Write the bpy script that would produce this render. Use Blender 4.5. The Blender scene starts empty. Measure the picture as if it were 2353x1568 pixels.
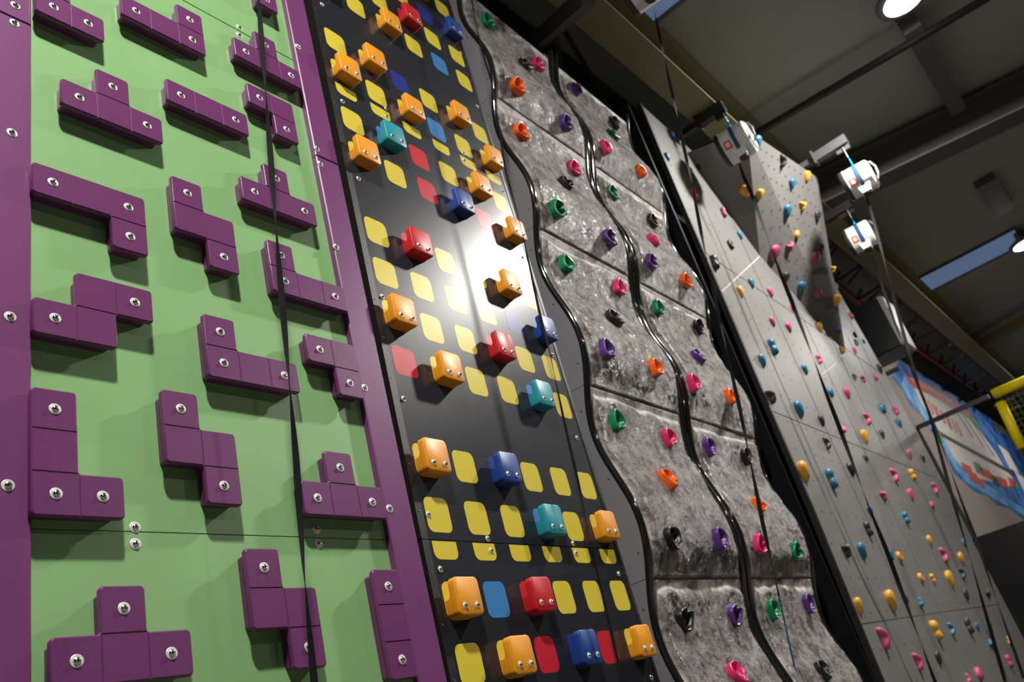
import bpy, bmesh, math, random
from mathutils import Vector, Matrix, noise
random.seed(7)
SC = bpy.context.scene
COL = SC.collection

# ------------------------------------------------------------ camera
HZ = 1.5                                   # camera height above the floor
FPX = 1935.0
AX = Vector((0.62983777, 0.20117072, 0.75022311))   # world X (along the walls) in camera axes right, down, forward
AY = Vector((-0.73430626, 0.4690495, 0.49070041))   # world Y (into the walls)
AZ = Vector((-0.25317722, -0.85995518, 0.44314601)) # world Z (up)
cam_d = bpy.data.cameras.new('camera'); cam = bpy.data.objects.new('camera', cam_d); COL.objects.link(cam)
R = Matrix(((AX.x, -AX.y, -AX.z), (AY.x, -AY.y, -AY.z), (AZ.x, -AZ.y, -AZ.z)))
cam.matrix_world = Matrix.Translation((0, 0, HZ)) @ R.to_4x4()
cam_d.sensor_width = 36; cam_d.lens = 36 * FPX / 2353
cam_d.clip_start = 0.05; cam_d.clip_end = 200
cam_d.dof.use_dof = True; cam_d.dof.focus_distance = 2.9; cam_d.dof.aperture_fstop = 3.2
SC.camera = cam

# ------------------------------------------------------------ world, exposure
w = bpy.data.worlds.new('world'); SC.world = w; w.use_nodes = True
w.node_tree.nodes['Background'].inputs[0].default_value = (0.80, 0.88, 1.0, 1)
w.node_tree.nodes['Background'].inputs[1].default_value = 0.05
SC.view_settings.view_transform = 'Standard'; SC.view_settings.look = 'None'
SC.view_settings.exposure = 0.0; SC.view_settings.gamma = 1.0
SC.view_settings.use_curve_mapping = False

def sight(px, py, ax, val):
    """point seen at a pixel of the photograph, at a known x, y or z (z above the camera)"""
    c = Vector((px - 1176.5, py - 784.0, FPX))
    r = Vector((AX.dot(c), AY.dot(c), AZ.dot(c)))
    r *= val / r[ax]
    return Vector((r.x, r.y, r.z + HZ))
WN = Vector((-0.03, 1, 0.01)); WP = Vector((2.32, 2.13, 0.45 + HZ))   # the common plane of the walls right of the green one
def on_wall(px, py, out=0.0):
    c = Vector((px - 1176.5, py - 784.0, FPX))
    r = Vector((AX.dot(c), AY.dot(c), AZ.dot(c)))
    P0 = WP - Vector((0, 0, HZ)) - Vector((0, out, 0))
    r *= P0.dot(WN) / r.dot(WN)
    return Vector((r.x, r.y, r.z + HZ))
def wall_y(x, z): return WP.y + 0.03 * (x - WP.x) - 0.01 * (z - WP.z)
D = 2.13
def on_green(px, py, out=0.0): return sight(px, py, 1, D - out)

# ------------------------------------------------------------ lights: high bay lamps hung under the roof
def lamp_light(loc, power, size=0.42):
    d = bpy.data.lights.new('high_bay_light', 'AREA'); d.shape = 'DISK'; d.size = size; d.energy = power
    d.color = (1.0, 0.965, 0.90)
    o = bpy.data.objects.new('high_bay_light', d); COL.objects.link(o); o.location = loc
    return o
LAMPS = [((9.0, -0.38, 7.80), 680), ((18.08, -0.18, 7.80), 220), ((-0.2, -0.9, 7.80), 620),
         ((8.9, -8.5, 7.80), 70), ((-0.4, -8.5, 7.80), 60), ((27.1, 0.0, 7.80), 200)]
for L, p in LAMPS: lamp_light((L[0], L[1], L[2] - 0.045), p)

# ------------------------------------------------------------ materials
def mat(name, col, rough=0.5, metal=0.0, spec=0.5, var=0.0, vscale=8.0, bump=0.0, bscale=60.0, coat=0.0, emis=None, estr=0.0, col2=None, vr=(0.3, 0.7), bdist=0.002):
    m = bpy.data.materials.new(name); m.use_nodes = True
    nt = m.node_tree; b = nt.nodes['Principled BSDF']
    b.inputs['Base Color'].default_value = (*col, 1); b.inputs['Roughness'].default_value = rough
    b.inputs['Metallic'].default_value = metal; b.inputs['Specular IOR Level'].default_value = spec
    b.inputs['Coat Weight'].default_value = coat
    if 0 < coat < 1: b.inputs['Coat Roughness'].default_value = 0.16
    if emis:
        b.inputs['Emission Color'].default_value = (*emis, 1); b.inputs['Emission Strength'].default_value = estr
    tc = nt.nodes.new('ShaderNodeTexCoord')
    if var > 0 or col2:
        n = nt.nodes.new('ShaderNodeTexNoise'); n.inputs['Scale'].default_value = vscale; n.inputs['Detail'].default_value = 6
        nt.links.new(tc.outputs['Object'], n.inputs['Vector'])
        mr = nt.nodes.new('ShaderNodeMapRange'); mr.inputs[1].default_value = vr[0]; mr.inputs[2].default_value = vr[1]
        nt.links.new(n.outputs[0], mr.inputs[0])
        mx = nt.nodes.new('ShaderNodeMix'); mx.data_type = 'RGBA'
        c2 = col2 if col2 else tuple(c * (1 - var) for c in col)
        mx.inputs[6].default_value = (*c2, 1); mx.inputs[7].default_value = (*col, 1)
        nt.links.new(mr.outputs[0], mx.inputs[0]); nt.links.new(mx.outputs[2], b.inputs['Base Color'])
    if bump > 0:
        n2 = nt.nodes.new('ShaderNodeTexNoise'); n2.inputs['Scale'].default_value = bscale; n2.inputs['Detail'].default_value = 5
        nt.links.new(tc.outputs['Object'], n2.inputs['Vector'])
        bp = nt.nodes.new('ShaderNodeBump'); bp.inputs['Strength'].default_value = bump; bp.inputs['Distance'].default_value = bdist
        nt.links.new(n2.outputs[0], bp.inputs['Height']); nt.links.new(bp.outputs[0], b.inputs['Normal'])
    return m
M = dict(
    green=mat('green board', (0.245, 0.46, 0.19), 0.40, var=0.10, vscale=3.0, bump=0.05, bscale=30),
    purple=mat('purple board', (0.175, 0.042, 0.160), 0.40, var=0.14, vscale=260, bump=0.12, bscale=500, bdist=0.001),
    purple_hold=mat('purple moulded plastic', (0.160, 0.036, 0.140), 0.36, var=0.22, vscale=320, bump=0.15, bscale=600, bdist=0.001),
    chrome=mat('polished steel', (0.78, 0.77, 0.75), 0.12, 1.0),
    steel=mat('brushed washer steel', (0.80, 0.79, 0.77), 0.45, 0.35),
    hole=mat('dark hex socket', (0.01, 0.01, 0.01), 0.6),
    gap=mat('black joint', (0.006, 0.006, 0.006), 0.8),
    webbing=mat('black webbing', (0.008, 0.008, 0.009), 0.85, spec=0.2, bump=0.6, bscale=900),
    bluewebbing=mat('blue webbing', (0.012, 0.07, 0.20), 0.7, bump=0.5, bscale=700),
    bface=mat('dark slate laminate', (0.020, 0.022, 0.030), 0.36, spec=0.30, coat=0.5, var=0.2, vscale=3, bump=0.04, bscale=40),
    btrim=mat('black textured edging', (0.016, 0.015, 0.014), 0.42, bump=0.5, bscale=420, var=0.5, vscale=500),
    bside=mat('black side board', (0.006, 0.006, 0.007), 0.35),
    sq_y=mat('printed yellow', (0.72, 0.58, 0.055), 0.36, spec=0.30, coat=0.5), sq_l=mat('printed light blue', (0.05, 0.22, 0.52), 0.36, spec=0.30, coat=0.5),
    sq_b=mat('printed dark blue', (0.018, 0.035, 0.24), 0.36, spec=0.30, coat=0.5), sq_r=mat('printed red', (0.55, 0.018, 0.035), 0.36, spec=0.30, coat=0.5),
    h_orange=mat('orange plastic', (0.85, 0.33, 0.012), 0.46, var=0.10, vscale=120, bump=0.05, bscale=300),
    h_red=mat('red plastic', (0.56, 0.008, 0.014), 0.46, var=0.10, vscale=120), h_blue=mat('royal blue plastic', (0.008, 0.05, 0.27), 0.46, var=0.1, vscale=120),
    h_teal=mat('teal plastic', (0.012, 0.29, 0.36), 0.46, var=0.10, vscale=120),
    rgrey=mat('smooth grey side moulding', (0.215, 0.215, 0.23), 0.38, var=0.1, vscale=2, spec=0.4),
    tube=mat('black gloss tube', (0.012, 0.012, 0.012), 0.10, spec=0.9, coat=1.0),
    r_green=mat('green resin', (0.0, 0.20, 0.072), 0.32), r_black=mat('black resin', (0.010, 0.010, 0.011), 0.38),
    r_pink=mat('pink resin', (0.72, 0.03, 0.17), 0.32), r_orange=mat('orange resin', (0.90, 0.13, 0.008), 0.32), r_purple=mat('purple resin', (0.10, 0.028, 0.21), 0.34),
    g_wall=mat('grey painted plywood', (0.175, 0.17, 0.16), 0.5, var=0.16, vscale=1.6, bump=0.08, bscale=60),
    g_seam=mat('plywood seam', (0.10, 0.10, 0.095), 0.8), g_white=mat('pale joint filler', (0.42, 0.40, 0.38), 0.7),
    g_pink=mat('chalky pink resin', (0.42, 0.055, 0.15), 0.5, var=0.2, vscale=40), g_blue=mat('chalky blue resin', (0.018, 0.13, 0.23), 0.5, var=0.2, vscale=40),
    g_gold=mat('chalky yellow resin', (0.62, 0.31, 0.03), 0.5, var=0.2, vscale=40), g_black=mat('chalky black resin', (0.035, 0.033, 0.032), 0.5, var=0.3, vscale=40),
    ceil=mat('dark roof sheet', (0.34, 0.36, 0.315), 0.7, var=0.12, vscale=0.8), beam=mat('olive painted steel', (0.24, 0.215, 0.10), 0.55, var=0.15, vscale=2),
    dark=mat('black painted steel', (0.018, 0.018, 0.018), 0.45), midsteel=mat('dark grey steel', (0.10, 0.10, 0.105), 0.5),
    lightsteel=mat('grey galvanised steel', (0.35, 0.35, 0.36), 0.45, 0.3),
    red=mat('red painted pipe', (0.30, 0.012, 0.015), 0.4), floor=mat('dark rubber floor', (0.11, 0.105, 0.095), 0.8, var=0.2, vscale=5),
    backw=mat('dark back wall paint', (0.03, 0.03, 0.03), 0.8), farw=mat('taupe wall paint', (0.24, 0.205, 0.18), 0.75, var=0.1, vscale=1),  # near-black for the back, side and front walls; taupe for the far one
    white=mat('white plastic casing', (0.72, 0.72, 0.70), 0.35), label=mat('red label print', (0.75, 0.04, 0.02), 0.4),
    anod=mat('blue anodised metal', (0.0, 0.30, 0.75), 0.2, 0.9),
    glass=mat('lit lamp lens', (1, 1, 1), 0.3, emis=(1, 0.98, 0.95), estr=60),
    sky=mat('rooflight glazing', (0.02, 0.03, 0.05), 0.3, emis=(0.17, 0.25, 0.42), estr=0.45, var=0.4, vscale=1.2),
    yellow=mat('yellow padding', (0.75, 0.60, 0.0), 0.45), net=mat('net cord', (0.12, 0.10, 0.02), 0.8),
    m_blue=mat('sprayed blue paint', (0.035, 0.17, 0.50), 0.6, col2=(0.01, 0.04, 0.16), vscale=2.2, vr=(0.35, 0.6)),
    m_sky=mat('sprayed light blue paint', (0.12, 0.38, 0.66), 0.6, col2=(0.03, 0.16, 0.42), vscale=2.8, vr=(0.35, 0.6)),
    m_white=mat('sprayed white paint', (0.62, 0.58, 0.54), 0.6, var=0.2, vscale=2), m_red=mat('sprayed red paint', (0.62, 0.06, 0.03), 0.6, var=0.3, vscale=3),
    m_peach=mat('sprayed peach paint', (0.60, 0.24, 0.16), 0.6), m_green=mat('sprayed green paint', (0.06, 0.22, 0.05), 0.6), m_dark=mat('mural outline', (0.02, 0.02, 0.025), 0.7),
)
def rock_material():
    m = bpy.data.materials.new('rough moulded rock'); m.use_nodes = True
    nt = m.node_tree; b = nt.nodes['Principled BSDF']; N = nt.nodes.new; L = nt.links.new
    tc = N('ShaderNodeTexCoord')
    n1 = N('ShaderNodeTexNoise'); n1.inputs['Scale'].default_value = 8; n1.inputs['Detail'].default_value = 9; n1.inputs['Roughness'].default_value = 0.72
    n1.inputs['Distortion'].default_value = 0.6
    L(tc.outputs['Object'], n1.inputs['Vector'])
    cr = N('ShaderNodeValToRGB'); e = cr.color_ramp.elements
    e[0].position = 0.39; e[0].color = (0.07, 0.063, 0.055, 1); e[1].position = 0.61; e[1].color = (0.56, 0.51, 0.48, 1)
    x = cr.color_ramp.elements.new(0.48); x.color = (0.28, 0.25, 0.232, 1)
    L(n1.outputs[0], cr.inputs[0]); L(cr.outputs[0], b.inputs['Base Color'])
    b.inputs['Roughness'].default_value = 0.30; b.inputs['Specular IOR Level'].default_value = 0.85
    n2 = N('ShaderNodeTexNoise'); n2.inputs['Scale'].default_value = 30; n2.inputs['Detail'].default_value = 8; n2.inputs['Roughness'].default_value = 0.7
    n2.inputs['Distortion'].default_value = 1.2
    L(tc.outputs['Object'], n2.inputs['Vector'])
    at = N('ShaderNodeAttribute'); at.attribute_name = 'rough'
    n3 = N('ShaderNodeTexNoise'); n3.inputs['Scale'].default_value = 95; n3.inputs['Detail'].default_value = 4; L(tc.outputs['Object'], n3.inputs['Vector'])
    ad = N('ShaderNodeMath'); ad.operation = 'MULTIPLY_ADD'; ad.inputs[1].default_value = 0.35; L(n3.outputs[0], ad.inputs[0]); L(n2.outputs[0], ad.inputs[2])
    mu = N('ShaderNodeMath'); mu.operation = 'MULTIPLY'; L(ad.outputs[0], mu.inputs[0]); L(at.outputs['Fac'], mu.inputs[1])
    rr = N('ShaderNodeMapRange'); rr.inputs[1].default_value = 0.15; rr.inputs[2].default_value = 0.9; rr.inputs[3].default_value = 0.62; rr.inputs[4].default_value = 0.25
    L(at.outputs['Fac'], rr.inputs[0]); L(rr.outputs[0], b.inputs['Roughness'])
    bp = N('ShaderNodeBump'); bp.inputs['Strength'].default_value = 1.0; bp.inputs['Distance'].default_value = 0.036
    L(mu.outputs[0], bp.inputs['Height']); L(bp.outputs[0], b.inputs['Normal'])
    return m
M['rock'] = rock_material()
_lens = M['glass']

# ------------------------------------------------------------ helpers
def link(name, bm_or_mesh, m, parent=None, smooth=False):
    if isinstance(bm_or_mesh, bmesh.types.BMesh):
        bmesh.ops.recalc_face_normals(bm_or_mesh, faces=bm_or_mesh.faces) if not getattr(bm_or_mesh, '_keep', False) else None
        me = bpy.data.meshes.new(name); bm_or_mesh.to_mesh(me); bm_or_mesh.free()
    else: me = bm_or_mesh
    if m is not None and not me.materials:
        for q in (m if isinstance(m, (list, tuple)) else [m]): me.materials.append(M[q] if isinstance(q, str) else q)
    if smooth:
        for p in me.polygons: p.use_smooth = True
        if smooth == 'auto': 
            try: me.set_sharp_from_angle(angle=math.radians(38))
            except Exception: pass
    o = bpy.data.objects.new(name, me); COL.objects.link(o)
    if parent is not None: o.parent = parent
    return o
def thing(name, label, cat, loc=(0, 0, 0), rot=None, group=None):
    o = bpy.data.objects.new(name, None); COL.objects.link(o); o.empty_display_size = 0.05
    o.location = loc
    if rot is not None: o.rotation_euler = rot
    o['label'] = label; o['category'] = cat
    if group: o['group'] = group
    return o
def tag(o, label, cat, group=None):
    o['label'] = label; o['category'] = cat
    if group: o['group'] = group
    return o
def struct(o): o['kind'] = 'structure'; return o
def BM(): return bmesh.new()
def box(bm, lo, hi, mi=0):
    vs = [bm.verts.new((x, y, z)) for x in (lo[0], hi[0]) for y in (lo[1], hi[1]) for z in (lo[2], hi[2])]
    for f in ((0, 1, 3, 2), (4, 6, 7, 5), (0, 4, 5, 1), (2, 3, 7, 6), (0, 2, 6, 4), (1, 5, 7, 3)):
        bm.faces.new([vs[i] for i in f]).material_index = mi
def bar(bm, a, b, wd, ht, up=Vector((0, 0, 1)), mi=0):
    a = Vector(a); b = Vector(b); d = (b - a).normalized()
    if abs(d.dot(up)) > 0.95: up = Vector((0, 1, 0))
    s = d.cross(up).normalized(); u = s.cross(d)
    r = []
    for p in (a, b): r.append([bm.verts.new(p + s * sx * wd / 2 + u * sz * ht / 2) for sx, sz in ((-1, -1), (1, -1), (1, 1), (-1, 1))])
    bm.faces.new(r[0]).material_index = mi; bm.faces.new(r[1][::-1]).material_index = mi
    for i in range(4): bm.faces.new((r[0][i], r[0][(i + 1) % 4], r[1][(i + 1) % 4], r[1][i])).material_index = mi
def tube(bm, pts, rad, seg=10, cap=True, mi=0):
    pts = [Vector(p) for p in pts]; rings = []
    up = Vector((0.3, -1, 0.2)).normalized()
    for i, p in enumerate(pts):
        d = (pts[min(i + 1, len(pts) - 1)] - pts[max(i - 1, 0)]).normalized()
        s = d.cross(up).normalized(); u = s.cross(d)
        r = rad[i] if isinstance(rad, (list, tuple)) else rad
        rings.append([bm.verts.new(p + (s * math.cos(t) + u * math.sin(t)) * r) for t in [2 * math.pi * k / seg for k in range(seg)]])
    for a, b in zip(rings, rings[1:]):
        for k in range(seg): bm.faces.new((a[k], a[(k + 1) % seg], b[(k + 1) % seg], b[k])).material_index = mi
    if cap: bm.faces.new(rings[0]).material_index = mi; bm.faces.new(rings[-1][::-1]).material_index = mi
def lathe(bm, prof, axis='y', seg=20, c=(0, 0, 0), mi=0):
    """prof: (radius, along) pairs"""
    c = Vector(c); rings = []
    for r, h in prof:
        ring = []
        for k in range(seg):
            t = 2 * math.pi * k / seg
            v = {'y': Vector((r * math.cos(t), h, r * math.sin(t))), 'z': Vector((r * math.cos(t), r * math.sin(t), h)), 'x': Vector((h, r * math.cos(t), r * math.sin(t)))}[axis]
            ring.append(bm.verts.new(c + v))
        rings.append(ring)
    for a, b in zip(rings, rings[1:]):
        for k in range(seg): bm.faces.new((a[k], a[(k + 1) % seg], b[(k + 1) % seg], b[k])).material_index = mi
    bm.faces.new(rings[0]).material_index = mi; bm.faces.new(rings[-1][::-1]).material_index = mi
def ringstack(bm, outs, mi=0):
    """outs: list of equal-length loops of points; bridges them and closes both ends"""
    rs = [[bm.verts.new(p) for p in l] for l in outs]; n = len(rs[0])
    for a, b in zip(rs, rs[1:]):
        for k in range(n): bm.faces.new((a[k], a[(k + 1) % n], b[(k + 1) % n], b[k])).material_index = mi
    bm.faces.new(rs[0]).material_index = mi; bm.faces.new(rs[-1][::-1]).material_index = mi
def rrect(x0, z0, x1, z1, r, n=5):
    out = []
    for cx, cz, a0 in ((x1 - r, z1 - r, 0), (x0 + r, z1 - r, 90), (x0 + r, z0 + r, 180), (x1 - r, z0 + r, 270)):
        for k in range(n + 1):
            t = math.radians(a0 + 90 * k / n); out.append((cx + r * math.cos(t), cz + r * math.sin(t)))
    return out

# ------------------------------------------------------------ bolts: button head on a washer, shared meshes
def bolt_meshes(r=0.0098, rw=0.0160):
    b = BM(); lathe(b, [(rw, 0), (rw, -0.0012), (rw * 0.93, -0.002), (rw * 0.6, -0.002)], seg=20)
    wme = bpy.data.meshes.new('washer'); bmesh.ops.recalc_face_normals(b, faces=b.faces); b.to_mesh(wme); b.free(); wme.materials.append(M['steel'])
    b = BM(); lathe(b, [(r, -0.0015), (r, -0.003), (r * 0.93, -0.0052), (r * 0.75, -0.0075), (r * 0.5, -0.0088), (r * 0.40, -0.0088), (r * 0.38, -0.0045)], seg=18)
    hs = [f for f in b.faces if len(f.verts) == 18 and f.calc_center_median().y < -0.004]
    for f in hs: f.material_index = 1
    hme = bpy.data.meshes.new('bolt'); bmesh.ops.recalc_face_normals(b, faces=b.faces); b.to_mesh(hme); b.free()
    hme.materials.append(M['chrome']); hme.materials.append(M['hole'])
    for p in hme.polygons: p.use_smooth = len(p.vertices) == 4
    for p in wme.polygons: p.use_smooth = False
    return hme, wme
BOLT, WASHER = bolt_meshes()
SBOLT, SWASHER = bolt_meshes(0.0085, 0.0128)
def bolt(parent, loc, small=False, sub=True):
    o = bpy.data.objects.new('bolt', SBOLT if small else BOLT); COL.objects.link(o); o.parent = parent; o.location = loc
    if sub:
        q = bpy.data.objects.new('washer', SWASHER if small else WASHER); COL.objects.link(q); q.parent = o
    return o

# ------------------------------------------------------------ room shell
CEIL = HZ + 6.6
b = BM(); box(b, (-14, -18, -0.1), (46, 3.4, 0.0)); struct(link('floor', b, 'floor'))
b = BM(); box(b, (-14, -18, CEIL), (46, 3.4, CEIL + 0.1)); struct(link('ceiling', b, 'ceil'))
b = BM(); box(b, (-14, 3.0, 0), (14.6, 3.15, CEIL)); struct(link('wall_back', b, 'backw'))
b = BM(); box(b, (14.6, 3.0, 0), (46, 3.15, CEIL)); struct(link('wall_far', b, 'farw'))
b = BM(); box(b, (-14, -18, 0), (-13.8, 3.0, CEIL)); struct(link('wall_left', b, 'backw'))
b = BM(); box(b, (45.8, -18, 0), (46, 3.0, CEIL)); struct(link('wall_right', b, 'backw'))
b = BM(); box(b, (-13.8, -18, 0), (45.8, -17.8, CEIL)); struct(link('wall_front', b, 'backw'))

# roof: rooflights, beams, purlins
for i, (x0, x1) in enumerate(((6.05, 7.05), (17.75, 18.75), (29.4, 30.4))):
    b = BM(); box(b, (x0, -0.15, CEIL - 0.02), (x1, 1.98, CEIL + 0.01))
    o = struct(link('window_%d' % (i + 1), b, 'sky'))
    f = BM()
    for lo, hi in (((x0 - .04, -0.19, CEIL - .05), (x0, 2.02, CEIL - .001)), ((x1, -0.19, CEIL - .05), (x1 + .04, 2.02, CEIL - .001)),
                   ((x0, -0.19, CEIL - .05), (x1, -0.15, CEIL - .001)), ((x0, 1.98, CEIL - .05), (x1, 2.02, CEIL - .001))): box(f, lo, hi)
    link('window_frame', f, 'midsteel', o)
def beam_i(name, a, b_, wd, ht, m):
    bm = BM(); a = Vector(a); b_ = Vector(b_); u = Vector((0, 0, 1))
    bar(bm, a, b_, wd, 0.03); bar(bm, a + u * (ht / 2), b_ + u * (ht / 2), 0.03, ht - .03); bar(bm, a + u * ht, b_ + u * ht, wd, 0.03)
    return link(name, bm, m)
o = beam_i('eaves_beam', (-13, 1.86, HZ + 5.92), (45, 1.90, HZ + 5.92), 0.34, 0.64, 'beam')
tag(o, 'long olive steel roof beam running above the tops of the climbing walls', 'beam')
o = beam_i('cross_beam', sight(1896, 478, 2, 6.0), sight(2353, 262, 2, 6.0) + (sight(2353, 262, 2, 6.0) - sight(1896, 478, 2, 6.0)) * 3, 0.42, 0.5, 'midsteel')
tag(o, 'broad dark roof beam crossing the hall behind the white belay drums', 'beam')
b = BM(); p0 = sight(1740, 305, 2, 6.3); p1 = sight(2260, 0, 2, 6.3); bar(b, p0 + (p0 - p1) * .25, p1 + (p1 - p0) * 2, 0.07, 0.07)
tag(link('roof_pipe', b, 'dark'), 'thin black pipe crossing under the roof beside the shining lamp', 'pipe')
b = BM(); bar(b, sight(2085, 50, 2, 6.45), sight(2195, 242, 2, 6.45), 0.20, 0.28)
tag(link('lamp_rail', b, 'midsteel'), 'short dark roof member running behind the brightest ceiling lamp', 'beam')
b = BM(); bar(b, sight(2262, 415, 2, 6.53), sight(2308, 482, 2, 6.53), 0.32, 0.14)
tag(link('lamp_rail', b, 'midsteel'), 'dark roof member pointing at the lamp on the right picture edge', 'beam')
b = BM(); p0 = sight(2240, 800, 2, 6.3); p1 = sight(2353, 735, 2, 6.3); bar(b, p0 + (p1 - p0) * .12, p1 + (p1 - p0) * 3, 0.25, 0.2)
tag(link('purlin', b, 'beam'), 'olive roof purlin above the yellow play cage', 'beam')

# high bay lamps
def high_bay(loc, label, vis=True):
    t = thing('high_bay_lamp', label, 'lamp', loc, group=None)
    b = BM(); lathe(b, [(0.235, 0.0), (0.30, 0.015), (0.30, 0.05), (0.16, 0.13), (0.10, 0.16), (0.10, 0.30)], 'z', 32); link('housing', b, 'midsteel', t, 'auto')
    b = BM(); lathe(b, [(0.05, -0.035), (0.13, -0.028), (0.20, -0.012), (0.228, 0.004), (0.22, 0.012)], 'z', 32); link('lens', b, 'glass', t)
    b = BM(); tube(b, [(0, 0, 0.28), (0, 0, CEIL - loc[2])], 0.012, 8); link('hanger', b, 'dark', t)
    return t
LL = ['brightest round high bay lamp at the top of the picture', 'round high bay lamp cut by the right picture edge', 'round high bay lamp hanging above the green wall',
      'round high bay lamp in the second row, nearer the far end', 'round high bay lamp in the second row behind the camera', 'most distant round high bay lamp of the row']
for (L, p), lb in zip(LAMPS, LL): high_bay(L, lb)

# ------------------------------------------------------------ green wall
gz0, gz1 = HZ + 0.832, HZ + 3.227
gx0, gx1, gx2 = 0.903, 2.105, 2.234       # left edge, inner edge and outer edge of the right strip
SOUT = 0.030                               # strip stands this far in front of the green boards
def panel_prism(name, x0, x1, z0, z1, yb, yf, m, parent=None, bev=0.003):
    b = BM()
    outs = [[(x, yb, z) for x, z in ((x0, z0), (x1, z0), (x1, z1), (x0, z1))],
            [(x, yf + bev, z) for x, z in ((x0, z0), (x1, z0), (x1, z1), (x0, z1))],
            [(x, yf, z) for x, z in ((x0 + bev, z0 + bev), (x1 - bev, z0 + bev), (x1 - bev, z1 - bev), (x0 + bev, z1 - bev))]]
    ringstack(b, outs); return link(name, b, m, parent)
GB = {0: [], 1: [], 2: []}
for p in ((551, 62),): GB[2].append(p)
for p in ((550.5, 79.6), (311.7, 1211.4), (728.8, 1216)): GB[1].append(p)
for p in ((313, 1249.6), (734.4, 1250)): GB[0].append(p)
zs = [(0.35, gz0 - .0012), (gz0 + .0012, gz1 - .003), (gz1 + .003, HZ + 5.4)]
nm = ['lower', 'middle', 'upper']
for i, (a, c) in enumerate(zs):
    t = thing('climbing_board', 'light green climbing board, the %s one between the purple strips' % ['lowest', 'large middle', 'topmost'][i], 'climbing wall', (0, D, a))
    q = panel_prism('board', gx0 - 0.02, gx1 + 0.03, 0, c - a, 0.02, 0.0, 'green', t, 0.001)
    for p in GB[i]:
        v = on_green(*p, 0.004); bolt(t, (v.x, -0.0, v.z - a))
b = BM(); box(b, (gx0 - 0.9, D + 0.021, 0.2), (gx2 - .01, D + 0.03, HZ + 5.45)); tag(link('backing_board', b, 'gap'), 'black backing board seen as thin joints between the green boards', 'board')
# purple strips
lz = [HZ + 0.55 - 2.4, HZ + 2.945, HZ + 5.4]
def strip(x0, x1, z0, z1, bolts, label):
    t = thing('edge_strip', label, 'trim board', (x0, D, z0))
    panel_prism('board', 0, x1 - x0, 0, z1 - z0, -0.0, -SOUT, 'purple', t, 0.004)
    for p in bolts:
        v = on_green(*p, SOUT + .004); bolt(t, (v.x - x0, -SOUT, v.z - z0))
lb = on_green(31, 40, SOUT); 
strip(gx0 - 0.5, gx0, 0.2, lb.z - 0.0015, [(34.4, 51), (28.6, 303.6), (24.7, 726.7), (19.6, 1115)], 'long purple edge board left of the green climbing boards')
strip(gx0 - 0.5, gx0, lb.z + 0.0015, HZ + 5.4, [(36.5, 11)], 'purple edge board in the top left corner, above the joint')
rb_ = on_green(738, 361, SOUT)
strip(gx1, gx2, 0.2, rb_.z - 0.002, [(736.7, 375.5), (773, 567), (839.3, 890.6), (896.7, 1168.6)], 'long lower purple strip right of the green climbing boards')
strip(gx1, gx2, rb_.z + 0.002, HZ + 5.4, [(685.7, 105.9), (729, 341)], 'upper purple strip right of the green boards, above the joint')

# ---------------- purple block holds made of joined squares
CELL = 0.1195; PF, PB = 0.055, 0.036
def cell_outline(cells, off, r):
    """rounded outline of the union of unit cells, moved inwards by off"""
    S = set(cells); edges = {}
    for (i, j) in S:
        if (i, j - 1) not in S: edges[(i, j)] = (i + 1, j)
        if (i + 1, j) not in S: edges[(i + 1, j)] = (i + 1, j + 1)
        if (i, j + 1) not in S: edges[(i + 1, j + 1)] = (i, j + 1)
        if (i - 1, j) not in S: edges[(i, j + 1)] = (i, j)
    st = min(edges); path = [st]; p = edges[st]
    while p != st: path.append(p); p = edges[p]
    n = len(path); cor = []
    for k in range(n):
        a, c, d = path[k - 1], path[k], path[(k + 1) % n]
        v1 = (c[0] - a[0], c[1] - a[1]); v2 = (d[0] - c[0], d[1] - c[1]); cr = v1[0] * v2[1] - v1[1] * v2[0]
        if cr: cor.append((c, v1, v2, cr))
    out = []
    for c, v1, v2, cr in cor:
        n1 = (-v1[1], v1[0]); n2 = (-v2[1], v2[0])        # inward normals (ccw path)
        px = c[0] * CELL + (n1[0] + n2[0]) * off; pz = c[1] * CELL + (n1[1] + n2[1]) * off
        rr = (r - off if cr > 0 else 0.006 + off); rr = max(rr, 0.001)
        sx = px - v1[0] * rr; sz = pz - v1[1] * rr
        ox = sx + (n1[0] if cr > 0 else -n1[0]) * rr; oz = sz + (n1[1] if cr > 0 else -n1[1]) * rr
        a0 = math.atan2(sz - oz, sx - ox); da = math.pi / 2 * (1 if cr > 0 else -1)
        for k in range(5): t = a0 + da * k / 4; out.append((ox + rr * math.cos(t), oz + rr * math.sin(t)))
    return out
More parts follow.
